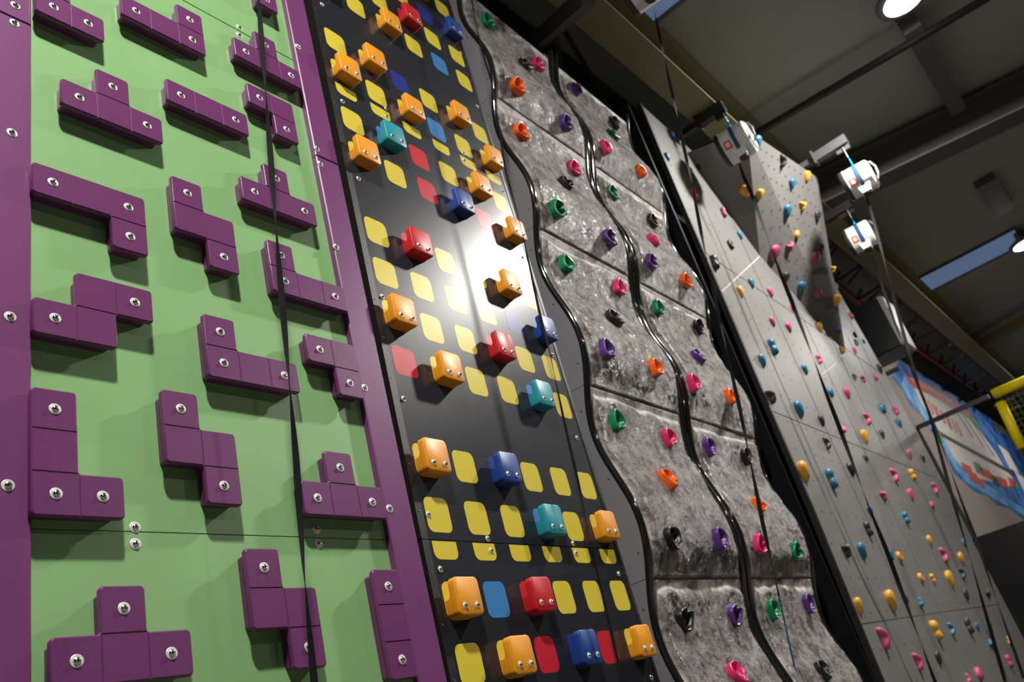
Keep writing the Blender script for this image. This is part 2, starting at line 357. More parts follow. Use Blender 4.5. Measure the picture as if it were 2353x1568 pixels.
def tetro_meshes(cells):
    b = BM()
    outs = [[(x, y, z) for x, z in cell_outline(cells, o, 0.013)] for o, y in ((0.003, -PB), (0.0, -PB - .003), (0.0, -PF + .006), (0.0014, -PF + .0025), (0.0045, -PF))]
    ringstack(b, outs); bmesh.ops.recalc_face_normals(b, faces=b.faces)
    me = bpy.data.meshes.new('plate'); b.to_mesh(me); b.free()
    S = set(cells); c = BM(); g = 0.0042
    for (i, j) in S:
        if (i + 1, j) in S:
            x = (i + 1) * CELL; z0, z1 = j * CELL - (0.02 if (i, j - 1) not in S or (i + 1, j - 1) not in S else 0), (j + 1) * CELL + (0.02 if (i, j + 1) not in S or (i + 1, j + 1) not in S else 0)
            z0 = max(z0, j * CELL - 0.001); z1 = min(z1, (j + 1) * CELL + 0.001)
            bar(c, (x, -PF, z0), (x, -PF, z1), g, g)
        if (i, j + 1) in S:
            z = (j + 1) * CELL; bar(c, (i * CELL - .001, -PF, z), ((i + 1) * CELL + .001, -PF, z), g, g)
    bmesh.ops.rotate  # grooves are square bars sunk half into the face
    bmesh.ops.recalc_face_normals(c, faces=c.faces)
    cm = bpy.data.meshes.new('cut'); c.to_mesh(cm); c.free()
    oa = bpy.data.objects.new('a', me); ob = bpy.data.objects.new('b', cm); COL.objects.link(oa); COL.objects.link(ob)
    md = oa.modifiers.new('m', 'BOOLEAN'); md.object = ob; md.operation = 'DIFFERENCE'; md.solver = 'EXACT'; md.use_self = True
    dg = bpy.context.evaluated_depsgraph_get(); dg.update()
    res = bpy.data.meshes.new_from_object(oa.evaluated_get(dg)); res.name = 'plate'
    bpy.data.objects.remove(oa); bpy.data.objects.remove(ob); bpy.data.meshes.remove(cm)
    if len(res.polygons) < 10: res = me
    res.materials.clear(); res.materials.append(M['purple_hold'])
    for p in res.polygons: p.use_smooth = abs(p.normal.y) < 0.97
    res.set_sharp_from_angle(angle=math.radians(35))
    return res
def tetro_base(cells, clip=None):
    b = BM(); ol = cell_outline(cells, 0.011, 0.02)
    if clip is not None: ol = [(min(x, clip), z) for x, z in ol]
    ringstack(b, [[(x, 0.0, z) for x, z in ol], [(x, -PB, z) for x, z in ol]])
    return b
TCACHE = {}
def tetro(cells, bolts, label, clipped=False):
    """bolts: {cell: pixel}; the plate is set by the mean of its bolts"""
    acc = Vector((0, 0, 0))
    for (i, j), p in bolts.items():
        v = on_green(p[0], p[1], PF + .004); acc += Vector((v.x - (i + .5) * CELL, 0, v.z - (j + .5) * CELL))
    acc /= len(bolts); x0, z0 = acc.x, acc.z
    t = thing('block_hold', label, 'climbing hold', (x0, D, z0), group='purple block holds on the green boards')
    key = tuple(cells)
    if key not in TCACHE: TCACHE[key] = tetro_meshes(cells)
    link('plate', TCACHE[key], None, t)
    link('spacer', tetro_base(cells, (gx1 - .001 - x0) if clipped else None), 'purple_hold', t)
    for (i, j) in bolts: bolt(t, ((i + .5) * CELL, -PF, (j + .5) * CELL))
tetro([(0, 0), (1, 0), (0, 1), (0, 2)], {(0, 0): (126.8, 12.8), (1, 0): (202, 52.5)}, 'purple block hold cut off by the top left of the picture')
tetro([(0, 0), (1, 0), (2, 0), (2, 1)], {(0, 0): (310.5, 21), (2, 0): (445, 92), (2, 1): (439.3, 43.4)}, 'L-shaped purple block hold touching the top edge, its short leg up on the right')
tetro([(0, 0), (1, 0), (2, 0), (1, 1)], {(0, 0): (181, 221), (2, 0): (342.3, 287.5), (1, 1): (260.7, 198)}, 'T-shaped purple block hold high in the left column of the green wall')
tetro([(0, 0), (1, 0), (2, 0)], {(0, 0): (412.5, 213.8), (2, 0): (547.2, 277.6)}, 'straight purple block hold of three squares lying level, high on the green wall')
tetro([(0, 0), (1, 0), (2, 0), (1, 1)], {(0, 0): (563.3, 114.3), (1, 1): (613.8, 103.3), (2, 0): (671, 174)}, 'T-shaped purple block hold across the upper joint, half behind the strap', True)
tetro([(0, 0), (0, 1), (0, 2)], {(0, 0): (614.3, -2)}, 'purple block hold at the top edge just right of the strap')
tetro([(0, 1), (1, 1), (1, 0)], {(0, 1): (596.4, 223.2), (1, 0): (661, 296)}, 'three-square corner-shaped purple hold high behind the strap')
tetro([(0, 1), (1, 1), (2, 1), (2, 0)], {(0, 1): (123.5, 418.4), (2, 1): (301, 478.4), (2, 0): (296, 538)}, 'J-shaped purple block hold with its short leg hanging down on the right')
tetro([(0, 2), (0, 1), (1, 1), (1, 0)], {(0, 2): (435.7, 441.6), (1, 0): (513, 590.9)}, 'upright zigzag purple block hold, upper one in the middle column')
tetro([(0, 0), (1, 0), (2, 0), (1, 1)], {(0, 0): (583, 439), (1, 1): (637.8, 409.2), (2, 0): (703.6, 485)}, 'T-shaped purple block hold crossed by the strap, below the corner-shaped one')
tetro([(0, 0), (1, 0), (2, 0), (0, 1)], {(0, 1): (649.5, 587), (0, 0): (654.3, 643.2), (2, 0): (773, 681.4)}, 'L-shaped purple block hold behind the strap, its end lapping the purple strip', True)
tetro([(0, 0), (1, 0), (1, 1), (2, 1)], {(0, 0): (127.7, 726.7), (2, 1): (312.3, 696.7)}, 'level zigzag purple block hold near the left purple board')
tetro([(0, 0), (1, 0), (2, 0), (0, 1)], {(0, 1): (510.6, 764.7), (0, 0): (513.8, 831.3), (2, 0): (655, 861)}, 'L-shaped purple block hold left of the strap, free of the purple strip')
tetro([(0, 1), (1, 1), (1, 0)], {(0, 1): (735.7, 801.4), (1, 0): (807, 880.7)}, 'three-square corner-shaped purple hold lapping the right purple strip', True)
tetro([(0, 0), (0, 1), (0, 2), (1, 0)], {(0, 2): (131.4, 936), (0, 0): (126.8, 1138), (1, 0): (237.8, 1139.8)}, 'tall L-shaped purple block hold just above the lower joint at the left')
tetro([(0, 2), (0, 1), (1, 1), (1, 0)], {(0, 2): (417, 937.8), (1, 0): (517, 1116.6)}, 'upright zigzag purple block hold right of the tall L-shaped one')
tetro([(0, 0), (1, 0), (2, 0), (1, 1)], {(1, 1): (784.8, 1075.2), (0, 0): (728.3, 1142), (2, 0): (859, 1154.3)}, 'T-shaped purple block hold lapping the right strip just above the lower joint', True)
tetro([(0, 0), (1, 0), (2, 0), (1, 1)], {(1, 1): (290.3, 1398.4), (0, 0): (171.4, 1515.7), (2, 0): (398.5, 1504)}, 'T-shaped purple block hold below the lower joint at the bottom left')
tetro([(0, 2), (0, 1), (1, 1), (1, 0)], {(0, 2): (607.7, 1305.8), (1, 0): (712.2, 1485)}, 'upright zigzag purple block hold below the lower joint, crossed by the strap')
tetro([(0, 0), (0, 1), (0, 2)], {(0, 2): (896.4, 1352.2), (0, 0): (923.7, 1511)}, 'straight upright purple block hold lapping the strip at the bottom', True)

# ------------------------------------------------------------ black wall with coloured squares
YAW = math.atan(0.03); TILT = math.atan(0.01)
WROT = (TILT, 0, YAW)
WM = Matrix.Rotation(YAW, 4, 'Z') @ Matrix.Rotation(TILT, 4, 'X')
WMI = WM.inverted()
def local(v, origin): return WMI @ (Vector(v) - Vector(origin))
BO = Vector((2.30, wall_y(2.30, 0), 0.0))       # black wall origin: left edge, floor level
bt = [0.2, local(on_wall(1414, 1262.3), BO).z, local(on_wall(754.8, 177.3), BO).z, HZ + 5.7]
b_w = 1.39                                       # face width
u0 = 0.033; PU = 0.2375; SQ = 0.142
def rows():
    q = {}
    for r in range(21):
        if r < 3: z = 0.4515 + 0.2262 * r
        elif r < 14: z = 1.010 + 0.2262 * (r - 3)
        else: z = 3.372 + 0.2268 * (r - 14)
        q[r] = z + HZ
    return q
RZ = rows()
GRID = {0: 'YYRBRY', 1: 'YLRYYY', 2: 'YYYYYY', 3: 'YYYLYY', 4: 'YYBYYY', 6: 'RYYYLY', 7: 'YYYRYY', 8: 'YYYYBB', 9: 'YRYYYY',
        11: 'YYRBRY', 12: 'YLRYYY', 13: 'YYYYYY', 14: 'YYYLYY', 15: 'YYBYYY', 17: 'RYYYLY', 18: '.YYRYY', 19: '...YBB', 20: '....YY'}
HOLDS = {(0, 1): 'orange', (0, 3): 'blue', (0, 5): 'orange', (1, 0): 'orange', (1, 2): 'red', (3, 3): 'teal', (3, 5): 'orange', (4, 0): 'orange', (4, 2): 'blue',
         (6, 1): 'orange', (6, 4): 'teal', (7, 0): 'orange', (7, 3): 'red', (8, 5): 'blue', (9, 1): 'red', (9, 4): 'orange', (11, 0): 'orange', (11, 3): 'blue', (11, 5): 'orange',
         (12, 1): 'teal', (12, 4): 'orange', (14, 0): 'orange', (14, 2): 'orange', (14, 5): 'orange', (15, 1): 'orange', (15, 4): 'orange', (17, 0): 'red', (17, 2): 'orange',
         (18, 3): 'red', (19, 5): 'blue', (20, 4): 'orange'}
SQM = {'Y': 1, 'L': 2, 'B': 3, 'R': 4}
BB = [(741, 9), (770, 154), (788, 232), (888, 249), (889, 267), (1060, 121), (1098, 244), (1065, 352), (1067, 368), (825, 410), (1157, 439), (880, 681), (1202, 591), (929, 916),
      (1270, 815), (1327, 1006), (986, 1182), (1122, 1238), (1130, 1265), (1318, 1249), (1325, 1271), (1014, 1308), (1423, 1319), (1498, 1558)]
for i in range(3):
    z0, z1 = bt[i] + 0.0015, bt[i + 1] - 0.0015
    t = thing('climbing_board', 'black climbing board printed with coloured squares, the %s one' % ['lowest', 'large middle', 'topmost'][i], 'climbing wall', BO, WROT)
    b = BM(); box(b, (0.015, 0.0, z0), (b_w, 0.018, z1))
    for r, row in GRID.items():
        for c, k in enumerate(row):
            if k == '.': continue
            zt = RZ[r]; zb = zt - SQ
            if r == 2 or r == 13: zt = min(zt, (bt[1] if r == 2 else bt[2]) - 0.004)
            if not (z0 < (zt + zb) / 2 < z1): continue
            x0 = u0 + PU * c
            pts = rrect(x0, zb, x0 + SQ - .004, zt, 0.030)
            if r in (2, 13): pts = [p for p in rrect(x0, zb, x0 + SQ - .004, zt + .05, 0.030)]; pts = [(x, min(z, zt)) for x, z in pts]
            vs = []
            for p in pts:
                if not vs or (abs(p[0] - vs[-1][0]) + abs(p[1] - vs[-1][1])) > 1e-6: vs.append(p)
            f = b.faces.new([b.verts.new((x, -0.0004, z)) for x, z in vs[::-1]]); f.material_index = SQM[k]; f.normal_update()
            if f.normal.y > 0: f.normal_flip()
    b2 = b
    me = bpy.data.meshes.new('board'); b2.to_mesh(me); b2.free()
    for q in ('bface', 'sq_y', 'sq_l', 'sq_b', 'sq_r'): me.materials.append(M[q])
    link('board', me, None, t)
    b = BM(); box(b, (-0.022, -0.003, z0), (0.0155, 0.06, z1)); link('edge_trim', b, 'btrim', t)
    b = BM(); box(b, (b_w - .001, -0.003, z0), (b_w + 0.022, 0.06, z1)); link('edge_trim', b, 'btrim', t)
    for p in BB:
        v = local(on_wall(*p, 0.004), BO)
        if z0 < v.z < z1: bolt(t, (v.x, 0, v.z), True)
    sb = BM()
    zz = z0 + 0.11
    while zz < z1:
        for u in (-0.004, b_w + 0.010):
            for q in (0,): lathe(sb, [(0.0045, -0.003), (0.004, -0.0042), (0.002, -0.0042)], 'y', 8, (u, 0, zz))
        zz += 0.19
    link('trim_screws', sb, 'midsteel', t)['kind'] = 'stuff'
# box sides of the black wall
def side_board(name, label, x, y0, y1, z0, z1, m, th=0.02):
    b = BM(); box(b, (x, y0, z0), (x + th, y1, z1)); return tag(link(name, b, m), label, 'side board')
zc = bt[1]
side_board('side_board', 'glossy black side board in the gap right of the purple strip, upper part', 2.274, D + 0.062, 2.9, zc + .002, HZ + 5.6, 'bside')
side_board('side_board', 'glossy black side board in the gap right of the purple strip, lowest part', 2.272, D + 0.062, 2.9, 0.2, zc - .002, 'bside')

# ---------------- coloured block handles
def handle_mesh(color):
    b = BM(); Wd = SQ - .002; z0, z1 = -SQ, 0.0
    o = lambda off, y, r=0.022: [(x, y, z) for x, z in rrect(off, z0 + off, Wd - off, z1 - off, r - off, 5)]
    # plate
    ringstack(b, [o(0.003, -0.030), o(0.0, -0.033), o(0.0, -0.0575), o(0.0010, -0.0600), o(0.0038, -0.0620)])
    # solid foot under the plate, cut away behind the upper half
    zt = z0 + 0.068
    def ft(off, y, top): return [(x, y, (z if z < z0 + 0.03 else top)) for x, z in rrect(off, z0 + off, Wd - off, z0 + 0.1, 0.020, 5)]
    l = [ft(0.002, 0.0, zt), ft(0.002, -0.020, zt), ft(0.002, -0.027, zt + 0.008), ft(0.003, -0.031, zt + 0.018)]
    ringstack(b, l)
    bmesh.ops.recalc_face_normals(b, faces=b.faces)
    me = bpy.data.meshes.new('body'); b.to_mesh(me); b.free(); me.materials.append(M['h_' + color])
    for p in me.polygons: p.use_smooth = abs(p.normal.y) < 0.97
    me.set_sharp_from_angle(angle=math.radians(40))
    return me
HM = {c: handle_mesh(c) for c in ('orange', 'red', 'blue', 'teal')}
ORD = ['first', 'second', 'third', 'fourth', 'fifth', 'sixth', 'seventh', 'eighth', 'ninth', 'tenth', 'eleventh', 'twelfth', 'thirteenth', 'fourteenth', 'fifteenth', 'sixteenth',
       'seventeenth', 'eighteenth', 'nineteenth', 'twentieth'] + ['%dth' % k if k % 10 not in (1, 2, 3) else '%d%s' % (k, {1: 'st', 2: 'nd', 3: 'rd'}[k % 10]) for k in range(21, 60)]
COLN = ['leftmost', 'second', 'third', 'fourth', 'fifth', 'rightmost']
for (r, c), color in sorted(HOLDS.items()):
    k = sum(1 for (rr, cc), q in HOLDS.items() if cc == c and q == color and rr < r)
    tot = sum(1 for (rr, cc), q in HOLDS.items() if cc == c and q == color)
    cn = {'blue': 'dark blue'}.get(color, color)
    pos = 'only %s one there' % cn if tot == 1 else '%s %s one up' % (ORD[k], cn)
    x0 = u0 + PU * c
    t = thing('climbing_hold', '%s block hold, %s column of the black wall, %s' % (cn, COLN[c], pos), 'climbing hold', BO + WM.to_3x3() @ Vector((x0, 0, RZ[r])), WROT,
              group='coloured block holds on the black wall')
    link('body', HM[color], None, t)
    for bx in (0.037, 0.106): bolt(t, (bx, -0.062, -SQ + 0.035), True)

# ------------------------------------------------------------ wavy rock wall
RP, RZS = 1.1235, HZ + 0.69
RA = 0.054
def rock_y(x, z): return wall_y(x, z) - RA * math.sin(2 * math.pi * (z - RZS) / RP)
def rock_slope(z): return -0.01 - RA * 2 * math.pi / RP * math.cos(2 * math.pi * (z - RZS) / RP)
SEAMS = [RZS - RP, RZS, RZS + RP, RZS + 2 * RP, RZS + 3 * RP, RZS + 4 * RP]
TOPZ = HZ + 5.27
def rough(x, z):
    v = 0; p = Vector((x * 2.6, z * 2.6, 3.1)); a = 1.0
    for k in range(7):
        n = noise.noise(p * (1.95 ** k) + Vector((k * 7.3, k * 3.1, 0))); v += a * (n if k % 2 == 0 else (0.45 - abs(n)) * 1.1); a *= 0.66
    return v
def rock_panel(x0, x1, z0, z1, label):
    t = thing('rock_panel', label, 'climbing wall', ((x0 + x1) / 2, wall_y(x0, z0), z0), group='rough rock panels of the wavy wall')
    nx, nz = 170, max(8, int(170 * (z1 - z0) / RP)); b = BM(); lay = b.verts.layers.float.new('rough')
    ox, oy, oz = t.location
    V = []
    for j in range(nz + 1):
        z = z0 + (z1 - z0) * j / nz; row = []
        for i in range(nx + 1):
            x = x0 + (x1 - x0) * i / nx
            e = min((x - x0) / 0.065, (x1 - x) / 0.065, (z - z0) / 0.010 + 0.35, (z1 - z) / (0.10 + 0.05 * noise.noise(Vector((x * 5, z1, 0)))))
            m_ = max(0.0, min(1.0, (e - 0.45) * 1.8)); m_ = m_ * m_ * (3 - 2 * m_)
            lip = 0.008 if min(x - x0, x1 - x, z - z0, z1 - z) < 0.004 else 0
            fb = min(1.0, (z - z0) / 0.16); fb = fb * fb * (3 - 2 * fb)
            d = m_ * (0.024 * (0.12 + 0.88 * fb) + 0.0200 * rough(x, z) * (0.30 + 0.70 * fb)); d += lip * -1
            y = rock_y(x, z) - d
            v = b.verts.new((x - ox, y - oy, z - oz)); v[lay] = 0.15 + 0.85 * m_; row.append(v)
        V.append(row)
    for j in range(nz):
        for i in range(nx): b.faces.new((V[j][i], V[j][i + 1], V[j + 1][i + 1], V[j + 1][i]))
    # turned edge
    for line in (V[0], V[-1][::-1], [r[0] for r in V][::-1], [r[-1] for r in V]):
        back = [b.verts.new(v.co + Vector((0, 0.04, 0))) for v in line]
        for k in range(len(line) - 1): b.faces.new((line[k], back[k], back[k + 1], line[k + 1]))
    me = bpy.data.meshes.new('shell'); b.to_mesh(me); b.free(); me.materials.append(M['rock'])
    for p in me.polygons: p.use_smooth = True
    link('shell', me, None, t)
AX0, AX1, BX0, BX1 = 3.955, 5.105, 5.245, 6.425
for cn, xa, xb in (('left', AX0, AX1), ('right', BX0, BX1)):
    zl = [0.25] + [s for s in SEAMS if s > 0.25] + [TOPZ]
    zl = sorted(set(z for z in zl if z <= TOPZ)); names = ['bottom', 'second from bottom', 'third from bottom', 'fourth from bottom', 'fifth from bottom', 'topmost', 'seventh']
    zl = [z for k, z in enumerate(zl) if k == 0 or z - zl[k - 1] > 0.2]
    for k in range(len(zl) - 1):
        rock_panel(xa, xb, zl[k] + .0025, zl[k + 1] - .0025, 'rough grey rock panel with wavy face, %s strip, %s' % (cn, names[k]) if k < len(zl) - 2 else 'rough grey rock panel with wavy face, %s strip, topmost' % cn)
def edge_tube(x, rad, label, dy=0.0, z0=0.2):
    b = BM(); pts = []
    for k in range(150):
        z = z0 + (TOPZ - z0) * k / 149; pts.append((x, rock_y(x, z) + dy, z))
    tube(b, pts, rad, 12); return tag(link('edge_tube', b, 'tube', smooth=True), label, 'tube')
edge_tube(AX0 - 0.022, 0.020, 'glossy black wavy tube along the left edge of the rock wall')
edge_tube(AX1 + 0.030, 0.021, 'glossy black wavy tube between the rock strips, left of the pair')
edge_tube(BX0 - 0.030, 0.021, 'glossy black wavy tube between the rock strips, right of the pair')
edge_tube(BX1 + 0.020, 0.017, 'glossy black wavy tube along the right edge of the rock wall')
b = BM(); P = []
for k in range(81):
    z = 0.2 + (TOPZ - 0.2) * k / 80; P.append([b.verts.new((x, rock_y(x, z) + 0.05, z)) for x in (AX1, BX0)])
for p, q in zip(P, P[1:]): b.faces.new((p[0], p[1], q[1], q[0]))
tag(link('backing_sheet', b, 'gap'), 'black backing sheet behind the pair of middle tubes', 'board')
# smooth grey side moulding, one piece per segment
def side_mould(x, z0, z1, label, m, dimple=True, back=2.62):
    t = thing('side_moulding', label, 'side board', (x, back, z0))
    b = BM(); n = 40; F = []; G = []
    for k in range(n + 1):
        z = z0 + (z1 - z0) * k / n; yf = rock_y(x, z) + 0.012
        F.append([b.verts.new((dx, yf - back, z - z0)) for dx in (0, 0.014)] + [b.verts.new((dx, 0, z - z0)) for dx in (0.014, 0)])
    for p, q in zip(F, F[1:]):
        for i in range(4): b.faces.new((p[i], p[(i + 1) % 4], q[(i + 1) % 4], q[i]))
    b.faces.new(F[0]); b.faces.new(F[-1][::-1]); link('sheet', b, m, t)
    if dimple:
        for f in (0.12, 0.5, 0.88):
            z = z0 + (z1 - z0) * f
            b = BM(); lathe(b, [(0.005, -0.0012), (0.0035, -0.0022), (0.0015, -0.0022)], 'x', 10, (0, rock_y(x, z) + 0.045 - back, z - z0)); link('screw', b, 'hole', t)
zl = [0.2] + [s for s in SEAMS if 0.4 < s < TOPZ - .2] + [TOPZ]
for k in range(len(zl) - 1):
    side_mould(AX0 - 0.035, zl[k] + .0015, zl[k + 1] - .0015, 'smooth grey side moulding between black wall and rock wall, %s' % (['lowest piece', 'second piece up', 'third piece up', 'fourth piece up', 'topmost piece', 'top'][k] if k < len(zl) - 2 else 'topmost piece'), 'rgrey')

# ---------------- rock wall holds: a shell shaped cup with a notch
def shell_mesh(color, seed):
    rnd = random.Random(seed); b = BM(); n = 36
    prof = [(1.02, 0.0, 0), (1.03, 0.25, 0), (0.98, 0.60, 0), (0.97, 0.88, 0), (0.90, 1.0, 0), (0.80, 0.96, 0), (0.72, 0.62, .35), (0.60, 0.28, .9), (0.42, 0.14, 1.0), (0.20, 0.10, .5)]
    ph = rnd.uniform(-.25, .25); k1 = rnd.uniform(.06, .11)
    rings = []
    for s, h, rg in prof:
        ring = []
        for k in range(n):
            t = 2 * math.pi * k / n; a = math.atan2(math.sin(t + math.pi / 2), math.cos(t + math.pi / 2))   # angle from notch (pointing down)
            g = math.exp(-(a / 0.22) ** 2); horn = math.exp(-((abs(a) - 0.62) / 0.26) ** 2); top = math.exp(-((abs(a) - math.pi) / 0.7) ** 2)
            Rr = (1 + k1 * math.cos(3 * t + ph) - 0.36 * g + 0.15 * horn + 0.10 * top + 0.05 * math.sin(2 * t + seed)) * 0.064
            H = 0.054 * (1 - 0.10 * g + 0.14 * horn - 0.16 * top)
            rr = Rr * s; hh = H * h + (0.030 * rg * math.exp(-(a / 0.30) ** 2) if rg else 0)
            lean = 0.10 * hh
            ring.append(b.verts.new((rr * math.cos(t) * 0.97, -hh, rr * math.sin(t) * 0.96 + lean)))
        rings.append(ring)
    for p, q in zip(rings, rings[1:]):
        for k in range(n): b.faces.new((p[k], p[(k + 1) % n], q[(k + 1) % n], q[k]))
    b.faces.new(rings[-1]); bmesh.ops.recalc_face_normals(b, faces=b.faces)
    me = bpy.data.meshes.new('shell_hold'); b.to_mesh(me); b.free(); me.materials.append(M['r_' + color])
    for p in me.polygons: p.use_smooth = True
    return me
SM = {(c, s): shell_mesh(c, s * 5 + 1) for c in ('green', 'black', 'pink', 'orange', 'purple') for s in range(2)}
# (px, py, colour, direction of the notch in degrees: 0 = down, 90 = right, 180 = up)
HA = [(1121, 48, 'green', 110), (1208, 149, 'black', 120), (1237, 146, 'pink', 100), (1190, 195, 'orange', 95), (1301, 280, 'purple', 100), (1198, 301, 'orange', 95), (1320, 385, 'pink', 90),
      (1303, 422, 'black', 150), (1283, 479, 'green', 110), (1401, 544, 'purple', 90), (1303, 605, 'green', -10), (1425, 659, 'pink', -20), (1413, 732, 'black', 80), (1395, 802, 'purple', 0),
      (1508, 845, 'orange', 0), (1418, 966, 'green', 0), (1541, 1004, 'pink', 10), (1538, 1103, 'orange', 30), (1546, 1235, 'black', 25), (1655, 1237, 'purple', 15), (1573, 1420, 'black', 150),
      (1688, 1411, 'purple', 150), (1697, 1550, 'pink', 40)]
HB = [(1325, 204, 'purple', 30), (1413, 279, 'black', 60), (1409, 310, 'green', 90), (1393, 338, 'pink', 20), (1474, 393, 'orange', 20), (1408, 440, 'green', 90), (1500, 506, 'black', 90),
      (1503, 551, 'pink', 170), (1498, 600, 'purple', 100), (1576, 644, 'orange', 95), (1513, 706, 'green', -10), (1605, 748, 'black', 60), (1605, 820, 'purple', 50), (1596, 880, 'pink', 10),
      (1680, 912, 'orange', 0), (1631, 1026, 'purple', 20), (1717, 1045, 'black', 40), (1746, 1163, 'orange', 120), (1747, 1250, 'pink', 100), (1830, 1264, 'green', 110), (1777, 1400, 'green', 10),
      (1858, 1386, 'purple', 15), (1893, 1543, 'black', 20)]
for cn, lst in (('left', HA), ('right', HB)):
    for k, (px, py, color, a) in enumerate(lst):
        n_ = sum(1 for q in lst[:k] if q[2] == color); v = on_wall(px, py, 0.03)
        z = v.z
        for _ in range(4):
            v = on_wall(px, py, 0.044 + 0.0200 * rough(v.x, v.z) + (wall_y(v.x, v.z) - rock_y(v.x, v.z)))
        s = rock_slope(v.z)
        yy = rock_y(v.x, v.z) - (0.024 + 0.0200 * rough(v.x, v.z)) + 0.012
        o = link('shell_hold', SM[(color, k % 2)], None)
        rot = Matrix.Rotation(YAW, 4, 'Z') @ Matrix.Rotation(-math.atan(s), 4, 'X') @ Matrix.Rotation(-math.radians(a), 4, 'Y')
        o.matrix_world = Matrix.Translation((v.x, yy, v.z)) @ rot @ Matrix.Scale(1.0, 4)
        tag(o, '%s shell-shaped hold on the %s rock strip, %s %s one from the top' % (color, cn, ORD[n_], color), 'climbing hold', 'shell-shaped holds on the rock wall')

# ------------------------------------------------------------ grey plywood wall
def poly_slab(name, pts, th, m, parent=None, off=0.0):
    b = BM(); f = [Vector(p) - Vector((0, off, 0)) for p in pts]; k = [p + Vector((0, th, 0)) for p in f]
    ringstack(b, [f, k]); return link(name, b, m, parent)
gtl = on_wall(1473, 240); gtr = Vector((13.55, wall_y(13.5, HZ + 5.6), HZ + 5.55)); gbr = on_wall(2353, 1470); gl = on_wall(1868, 1168)
gbl = Vector((7.04, wall_y(7.04, 0.2), 0.2)); gbr2 = Vector((14.45, wall_y(14.3, 0.2), 0.2)); gr_mid = on_wall(2030, 850); gr_up = on_wall(1925, 666)
tw = thing('climbing_wall', 'tall grey plywood climbing wall dotted with bolt holes', 'climbing wall', (0, 0, 0))
poly_slab('face_board', [gtl, gl, gbl, gbr2, gbr, gr_mid, gr_up, gtr], 0.03, 'g_wall', tw)
b = BM()
def seam(b, a, c, wd, off=0.002): 
    a = Vector(a) - Vector((0, off, 0)); c = Vector(c) - Vector((0, off, 0)); bar(b, a, c, wd, 0.003, Vector((0, 1, 0)))
for x in (7.83, 8.72, 9.95, 11.05, 12.2, 13.0):
    seam(b, (x, wall_y(x, 0.2), 0.2), (x, wall_y(x, HZ + 5.5), HZ + 5.5), 0.008)
for z in (0.33, 2.19, 3.9):
    seam(b, (7.11, wall_y(7.11, z + HZ), z + HZ), (13.7, wall_y(13.7, z + HZ), z + HZ), 0.008)
link('board_joints', b, 'g_seam', tw)
b = BM(); seam(b, on_wall(1657, 672), on_wall(1745, 590), 0.012); seam(b, on_wall(1888, 862), on_wall(1938, 822), 0.012); link('filled_joint', b, 'g_white', tw)
b = BM(); rnd = random.Random(3)
zz = 0.45
while zz < HZ + 5.3:
    x = 7.25 + (0.12 if int(zz / 0.29) % 2 else 0)
    while x < 13.4:
        y = wall_y(x, zz) - 0.0012; r = 0.011
        vs = [b.verts.new((x + r * math.cos(t), y, zz + r * math.sin(t))) for t in [k * math.pi / 4 for k in range(8)]]
        b.faces.new(vs); x += 0.25 + rnd.uniform(-.02, .02)
    zz += 0.29
link('bolt_holes', b, 'gap', tw)['kind'] = 'stuff'
# overhanging volume at the top
T0, T1, T2 = sight(1598, 338, 2, 5.62), sight(1716, 298, 2, 5.62), sight(1878, 408, 2, 5.58)
B0 = on_wall(1672, 470); B1, B2 = on_wall(1746, 588), on_wall(1944, 812)
T0.y = wall_y(T0.x, T0.z); T3 = Vector((T2.x + 0.9, wall_y(T2.x, T2.z), T2.z))
b = BM(); v = {k: b.verts.new(p) for k, p in dict(T0=T0, T1=T1, T2=T2, T3=T3, B1=B1, B2=B2).items()}
bk = {k: b.verts.new(p + Vector((0, 0.02, 0))) for k, p in dict(T0=T0, B1=B1, B2=B2, T3=T3).items()}
for f in (('T1', 'B1', 'B2'), ('T1', 'B2', 'T2'), ('T0', 'B1', 'T1'), ('T2', 'B2', 'T3'), ('T0', 'T1', 'T2', 'T3')): b.faces.new([v[k] for k in f])
b.faces.new([bk[k] for k in ('T0', 'T3', 'B2', 'B1')])
for a, c in (('T0', 'B1'), ('B1', 'B2'), ('B2', 'T3'), ('T3', 'T0')): b.faces.new((v[a], v[c], bk[c], bk[a]))
to = link('overhang_volume', b, 'g_wall', tw); to['label'] = 'plywood wedge leaning out at the top'
fn = (T1 - B1).cross(B2 - B1).normalized(); fn = fn if fn.y < 0 else -fn
fn2 = (T1 - T2).cross(B2 - T2).normalized(); fn2 = fn2 if fn2.y < 0 else -fn2
def on_face(px, py, P, n):
    c = Vector((px - 1176.5, py - 784.0, FPX)); r = Vector((AX.dot(c), AY.dot(c), AZ.dot(c)))
    r *= (P - Vector((0, 0, HZ))).dot(n) / r.dot(n); return Vector((r.x, r.y, r.z + HZ))
ln = (T1 - B1).cross(T0 - B1).normalized(); ln = ln if ln.x < 0 else -ln
b = BM()
